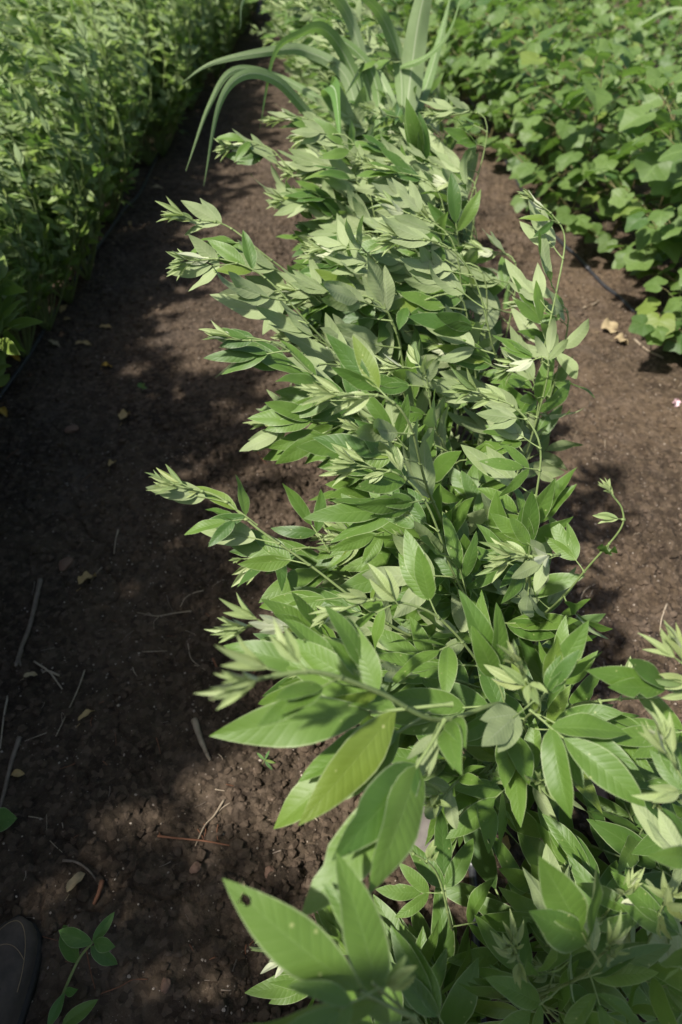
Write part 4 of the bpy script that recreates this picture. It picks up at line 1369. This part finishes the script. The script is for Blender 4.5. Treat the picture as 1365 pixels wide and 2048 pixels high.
# ------------------------------------------------------------------ weeds on the left furrow
def weed(stem_px, leaves, label, name='weed_plant', r=0.003, mat='weed'):
    pts = [P(a, b, t) for a, b, t in stem_px]
    x, y = pts[0].x, pts[0].y
    org = Vector((x, y, GH(x, y)))
    root = empty(name, org, label, 'weed')
    mb = MB(); path = catmull(pts, 5)
    stem_tube(mb, [p - org for p in path], r, r * 0.7, n=7)
    mb.build('stem', [M['stem']], root)
    for (a, b, n, W) in leaves:
        A, Bq = P(*a), P(*b)
        L = (Bq - A).length
        lb = MB()
        v, q, uv = leaflet(L, L * W, fold=0.35, droop=0.35, twist=random.uniform(-0.3, 0.3), wave=0.10, nu=10, nv=6, pw=0.9, rise=0.15)
        m = np.array(mat4(A - org, Bq - A, n))
        lb.add(v @ m[:3, :3].T + m[:3, 3], q, uv=uv)
        lb.build('leaf', [M[mat]], root)
    return root
def GT(px, py, z):
    y = (CY - py) / F
    return (CAM_H - z) / (math.sin(PITCH) - math.cos(PITCH) * y)
def W3(px, py, z): return (px, py, GT(px, py, z))
weed([W3(118, 2010, 0.015), W3(132, 1975, 0.05), W3(145, 1945, 0.09), W3(162, 1912, 0.12), W3(186, 1884, 0.15)], [
    (W3(186, 1886, 0.15), W3(118, 1860, 0.15), UPN, 0.22), (W3(186, 1884, 0.15), W3(230, 1823, 0.17), Vector((0.4, -0.3, 1)), 0.17),
    (W3(188, 1884, 0.152), W3(232, 1893, 0.16), UPN, 0.27), (W3(182, 1892, 0.14), W3(236, 1928, 0.11), UPN, 0.24),
    (W3(158, 1925, 0.11), W3(128, 1850, 0.08), UPN, 0.2), (W3(130, 1985, 0.045), W3(95, 2060, 0.03), UPN, 0.16),
    (W3(125, 2050, 0.02), W3(198, 1998, 0.05), UPN, 0.17), (W3(130, 1985, 0.05), W3(157, 1978, 0.07), UPN, 0.22)],
    'broad-leaved weed with a pale yellow stem beside the boot')
weed([W3(-20, 1650, 0.0), W3(-12, 1640, 0.04)], [(W3(-14, 1640, 0.04), W3(36, 1636, 0.05), UPN, 0.4), (W3(-14, 1642, 0.04), W3(-50, 1610, 0.05), UPN, 0.4)],
     'low rounded seedling leaf cut by the left edge of the photo', r=0.0016)
weed([W3(525, 1530, 0.0), W3(530, 1518, 0.03)], [(W3(530, 1520, 0.03), W3(514, 1505, 0.03), UPN, 0.12), (W3(530, 1520, 0.03), W3(552, 1526, 0.03), UPN, 0.12),
     (W3(530, 1520, 0.03), W3(540, 1500, 0.04), UPN, 0.12), (W3(530, 1522, 0.03), W3(546, 1540, 0.02), UPN, 0.12)],
     'tiny narrow-leaved seedling on the crumbly soil between the big left leaves', r=0.001)
weed([W3(285, 782, 0.0), W3(285, 775, 0.03)], [(W3(285, 776, 0.03), W3(278, 766, 0.03), UPN, 0.25), (W3(285, 776, 0.03), W3(295, 776, 0.03), UPN, 0.25),
     (W3(285, 776, 0.03), W3(290, 766, 0.04), UPN, 0.25)], 'tiny green seedling in the shaded middle of the left furrow', r=0.001)

# ------------------------------------------------------------------ the person who stands over the row
def skin_obj(name, joints, edges, radii, mat, parent, root=0, sub=2):
    me = bpy.data.meshes.new(name)
    me.from_pydata([tuple(j) for j in joints], edges, [])
    me.materials.append(mat)
    o = bpy.data.objects.new(name, me)
    COL.objects.link(o)
    o.parent = parent
    sk = o.modifiers.new('skin', 'SKIN')
    sk.use_smooth_shade = True
    if not me.skin_vertices:
        bpy.context.view_layer.objects.active = o
    for i, r_ in enumerate(radii):
        sv = me.skin_vertices[0].data[i]
        sv.radius = (r_, r_) if np.isscalar(r_) else r_
        sv.use_root = (i == root)
    ss = o.modifiers.new('smooth', 'SUBSURF')
    ss.levels = sub; ss.render_levels = sub
    return o

PB = Vector((-0.30, -0.24, 0.0))
person = empty('person', PB, 'person standing at the lower left, only the toe of one dark work boot in view', 'person')
J = {}
J['pelvis'] = (-0.27, -0.20, 0.95); J['waist'] = (-0.22, -0.21, 1.10); J['chest'] = (-0.13, -0.19, 1.33)
J['neck'] = (-0.08, -0.16, 1.48); J['jaw'] = (-0.06, -0.12, 1.56); J['head'] = (-0.06, -0.12, 1.645); J['crown'] = (-0.06, -0.13, 1.715)
J['shl'] = (-0.30, -0.19, 1.41); J['ell'] = (-0.33, -0.08, 1.19); J['wrl'] = (-0.13, -0.085, 1.39); J['pal'] = (-0.075, -0.085, 1.425)
J['shr'] = (0.05, -0.17, 1.41); J['elr'] = (0.20, -0.12, 1.20); J['wrr'] = (0.10, -0.10, 1.39); J['par'] = (0.075, -0.09, 1.43)
J['hil'] = (-0.36, -0.18, 0.90); J['knl'] = (-0.57, 0.02, 0.51); J['anl'] = (-0.605, 0.135, 0.13); J['fol'] = (-0.60, 0.25, 0.05)
J['hir'] = (-0.18, -0.21, 0.90); J['knr'] = (-0.15, -0.22, 0.49); J['anr'] = (-0.12, -0.30, 0.12); J['for'] = (-0.11, -0.18, 0.05)
E = [('pelvis', 'waist'), ('waist', 'chest'), ('chest', 'neck'), ('neck', 'jaw'), ('jaw', 'head'), ('head', 'crown'),
     ('chest', 'shl'), ('shl', 'ell'), ('ell', 'wrl'), ('wrl', 'pal'), ('chest', 'shr'), ('shr', 'elr'), ('elr', 'wrr'), ('wrr', 'par'),
     ('pelvis', 'hil'), ('hil', 'knl'), ('knl', 'anl'), ('anl', 'fol'), ('pelvis', 'hir'), ('hir', 'knr'), ('knr', 'anr'), ('anr', 'for')]
Rr = dict(pelvis=(0.15, 0.11), waist=(0.14, 0.10), chest=(0.16, 0.11), neck=0.055, jaw=0.062, head=0.085, crown=0.06, shl=0.062, shr=0.062,
          ell=0.042, elr=0.042, wrl=0.028, wrr=0.028, pal=(0.035, 0.018), par=(0.035, 0.018), hil=0.09, hir=0.09, knl=0.058, knr=0.058,
          anl=0.038, anr=0.038, fol=0.035)
Rr['for'] = 0.035
for sd, c in (('l', -1), ('r', 1)):
    pc = Vector(J['pa' + sd])
    for k in range(4):
        # four fingers curl up round the grip, the little one shortest
        a = pc + Vector((-c * (0.012 + 0.004 * k), 0.0 - 0.006 * k, 0.022 - 0.016 * k))
        l = (0.034, 0.038, 0.035, 0.028)[k]
        b = a + Vector((-c * l * 0.5, -0.004, l * 0.6)); d = b + Vector((-c * l * 0.5, -0.012, l * 0.1))
        for n_, q_, r_ in (('a', a, 0.009), ('b', b, 0.0082), ('c', d, 0.007)):
            J['f%s%d%s' % (sd, k, n_)] = tuple(q_); Rr['f%s%d%s' % (sd, k, n_)] = r_
        E += [('pa' + sd, 'f%s%da' % (sd, k)), ('f%s%da' % (sd, k), 'f%s%db' % (sd, k)), ('f%s%db' % (sd, k), 'f%s%dc' % (sd, k))]
    a = pc + Vector((c * 0.012, -0.022, 0.0)); b = a + Vector((-c * 0.012, -0.022, 0.018))
    J['t' + sd + 'a'] = tuple(a); J['t' + sd + 'b'] = tuple(b); Rr['t' + sd + 'a'] = 0.011; Rr['t' + sd + 'b'] = 0.009
    E += [('pa' + sd, 't' + sd + 'a'), ('t' + sd + 'a', 't' + sd + 'b')]
# nose
J['nose'] = (-0.055, -0.028, 1.61); Rr['nose'] = 0.012; E.append(('head', 'nose'))
keys = list(J)
body = skin_obj('body', [Vector(J[k]) - PB for k in keys], [(keys.index(a), keys.index(b)) for a, b in E], [Rr[k] for k in keys], M['skin'], person)
def cloth(name, ks, es, grow, mat):
    return skin_obj(name, [Vector(J[k]) - PB for k in ks], [(ks.index(a), ks.index(b)) for a, b in es],
                    [tuple(x + grow for x in Rr[k]) if not np.isscalar(Rr[k]) else Rr[k] + grow for k in ks], mat, person)
J['cuffl'] = tuple(Vector(J['knl']).lerp(Vector(J['anl']), 0.9)); Rr['cuffl'] = 0.045
J['cuffr'] = tuple(Vector(J['knr']).lerp(Vector(J['anr']), 0.9)); Rr['cuffr'] = 0.045
cloth('trousers', ['pelvis', 'waist', 'hil', 'knl', 'cuffl', 'hir', 'knr', 'cuffr'],
      [('pelvis', 'waist'), ('pelvis', 'hil'), ('hil', 'knl'), ('knl', 'cuffl'), ('pelvis', 'hir'), ('hir', 'knr'), ('knr', 'cuffr')], 0.014, M['denim'])
J['sl'] = tuple(Vector(J['ell']).lerp(Vector(J['wrl']), 0.85)); Rr['sl'] = 0.03
J['sr'] = tuple(Vector(J['elr']).lerp(Vector(J['wrr']), 0.85)); Rr['sr'] = 0.03
J['hem'] = tuple(Vector(J['pelvis']) + Vector((0, 0, -0.07))); Rr['hem'] = (0.16, 0.12)
J['coll'] = tuple(Vector(J['chest']).lerp(Vector(J['neck']), 0.8)); Rr['coll'] = 0.062
cloth('shirt', ['chest', 'waist', 'pelvis', 'hem', 'coll', 'shl', 'ell', 'sl', 'shr', 'elr', 'sr'],
      [('chest', 'waist'), ('waist', 'pelvis'), ('pelvis', 'hem'), ('chest', 'coll'), ('chest', 'shl'), ('shl', 'ell'), ('ell', 'sl'), ('chest', 'shr'), ('shr', 'elr'), ('elr', 'sr')], 0.026, M['shirt'])
hm = MB()
hv, ht = ico(4)
hc = Vector(J['head']) - PB + Vector((0, -0.012, 0.018))
keep = [t_ for t_ in ht if np.mean(hv[t_][:, 2]) - 0.9 * np.mean(hv[t_][:, 1]) > -0.15]
hv2 = hv * np.array([0.088, 0.104, 0.108]) * (1 + 0.02 * np.sin(hv[:, :1] * 40))
hm.add(hv2 + np.array(hc), None, keep)
hm.build('hair', [M['hair']], person)
for sx in (-1, 1):
    em = MB(); em.add(hv * 0.011 + np.array(Vector((-0.06 + sx * 0.031, -0.047, 1.647)) - PB), None, ht)
    em.build('eye', [M['eye']], person)

def make_boot(name, ax, ay, yaw):
    """toe towards +y; the ankle stands at (ax, ay)"""
    zg = GH(ax, ay + 0.1) - 0.002
    root_m = Matrix.Translation(Vector((ax, ay, zg)) - Vector((PB.x, PB.y, 0))) @ rotz(yaw)
    bt = MB()
    # sections from heel to toe: y, half width, top height, side bias
    sec = [(-0.075, 0.020, 0.10), (-0.066, 0.032, 0.145), (-0.04, 0.040, 0.165), (0.0, 0.044, 0.165), (0.035, 0.045, 0.140), (0.07, 0.046, 0.112),
           (0.11, 0.048, 0.090), (0.15, 0.0505, 0.074), (0.185, 0.0505, 0.064), (0.212, 0.047, 0.057), (0.234, 0.039, 0.049), (0.249, 0.027, 0.040), (0.257, 0.012, 0.032)]
    n = 16
    V = []
    for (y, w, h) in sec:
        for k in range(n):
            a = PI * k / (n - 1)
            cx_ = math.cos(a); sz_ = math.sin(a)
            x = w * math.copysign(abs(cx_) ** 0.75, cx_) + 0.006 * math.sin(y * 9)
            V.append((x, y + 0.0015 * math.sin(40 * y + 3 * a), 0.018 + (h - 0.018) * sz_ ** 0.62))
    Q = [(i * n + k, (i + 1) * n + k, (i + 1) * n + k + 1, i * n + k + 1) for i in range(len(sec) - 1) for k in range(n - 1)]
    c0 = len(V)
    V.append((0, sec[-1][0] + 0.002, 0.02)); V.append((0, sec[0][0], 0.03))
    T = [(c0, (len(sec) - 1) * n + k + 1, (len(sec) - 1) * n + k) for k in range(n - 1)] + [(c0 + 1, k, k + 1) for k in range(n - 1)]
    def place(mb_, V_, q=None, t=None):
        m = np.array(root_m); v = np.array(V_, float)
        mb_.add(v @ m[:3, :3].T + m[:3, 3], q, t)
    place(bt, V, Q, T)
    up = bt.build(name, [M['boot']], person)
    so = MB()
    outl = []
    for (y, w, h) in sec: outl.append((w + 0.005 + 0.006 * math.sin(y * 9), y))
    outl = [(x, y) for x, y in outl] + [(0.0, 0.266)] + [(-x + 0.012 * math.sin(y * 9), y) for x, y in outl[::-1]] + [(0.0, -0.084)]
    m_ = len(outl)
    V = [(x, y, 0.002) for x, y in outl] + [(x * 0.99, y * 0.99, 0.026) for x, y in outl] + [(0, 0.08, 0.002), (0, 0.08, 0.027)]
    Q = [(k, (k + 1) % m_, m_ + (k + 1) % m_, m_ + k) for k in range(m_)]
    T = [(2 * m_, (k + 1) % m_, k) for k in range(m_)] + [(2 * m_ + 1, m_ + k, m_ + (k + 1) % m_) for k in range(m_)]
    place(so, V, Q, T)
    so.build('sole', [M['sole']], up)
    def on_top(x, y):
        ys_ = [s_[0] for s_ in sec]
        w = np.interp(y, ys_, [s_[1] for s_ in sec]); h = np.interp(y, ys_, [s_[2] for s_ in sec])
        c = min(0.999, abs(x) / w) ** (1 / 0.75)
        return Vector((x + 0.006 * math.sin(y * 9), y, 0.018 + (h - 0.018) * math.sqrt(1 - c * c) ** 0.62 + 0.0006))
    # seams: one round the toe just above the sole, one across the toe cap
    for pts in ([(0.0475 * math.cos(a), 0.13 + 0.118 * math.sin(a)) for a in np.linspace(0.0, PI, 24)],
                [(x, 0.205 - 14 * x * x) for x in np.linspace(-0.043, 0.043, 16)]):
        th = MB()
        tube(th, [root_m @ on_top(x * 0.93, y) for x, y in pts], 0.0007, n=5)
        th.build('stitching', [M['thread']], up)
    for k in range(4):
        y = 0.045 + 0.028 * k
        lc = MB()
        tube(lc, [root_m @ (on_top(x, y + 0.1 * abs(x)) + Vector((0, 0, 0.002))) for x in np.linspace(-0.022, 0.022, 7)], 0.0022, n=5)
        lc.build('lace', [M['lace']], up)
    return up
make_boot('boot', -0.605, 0.145, 0.03)
make_boot('boot', -0.115, -0.28, -0.08)
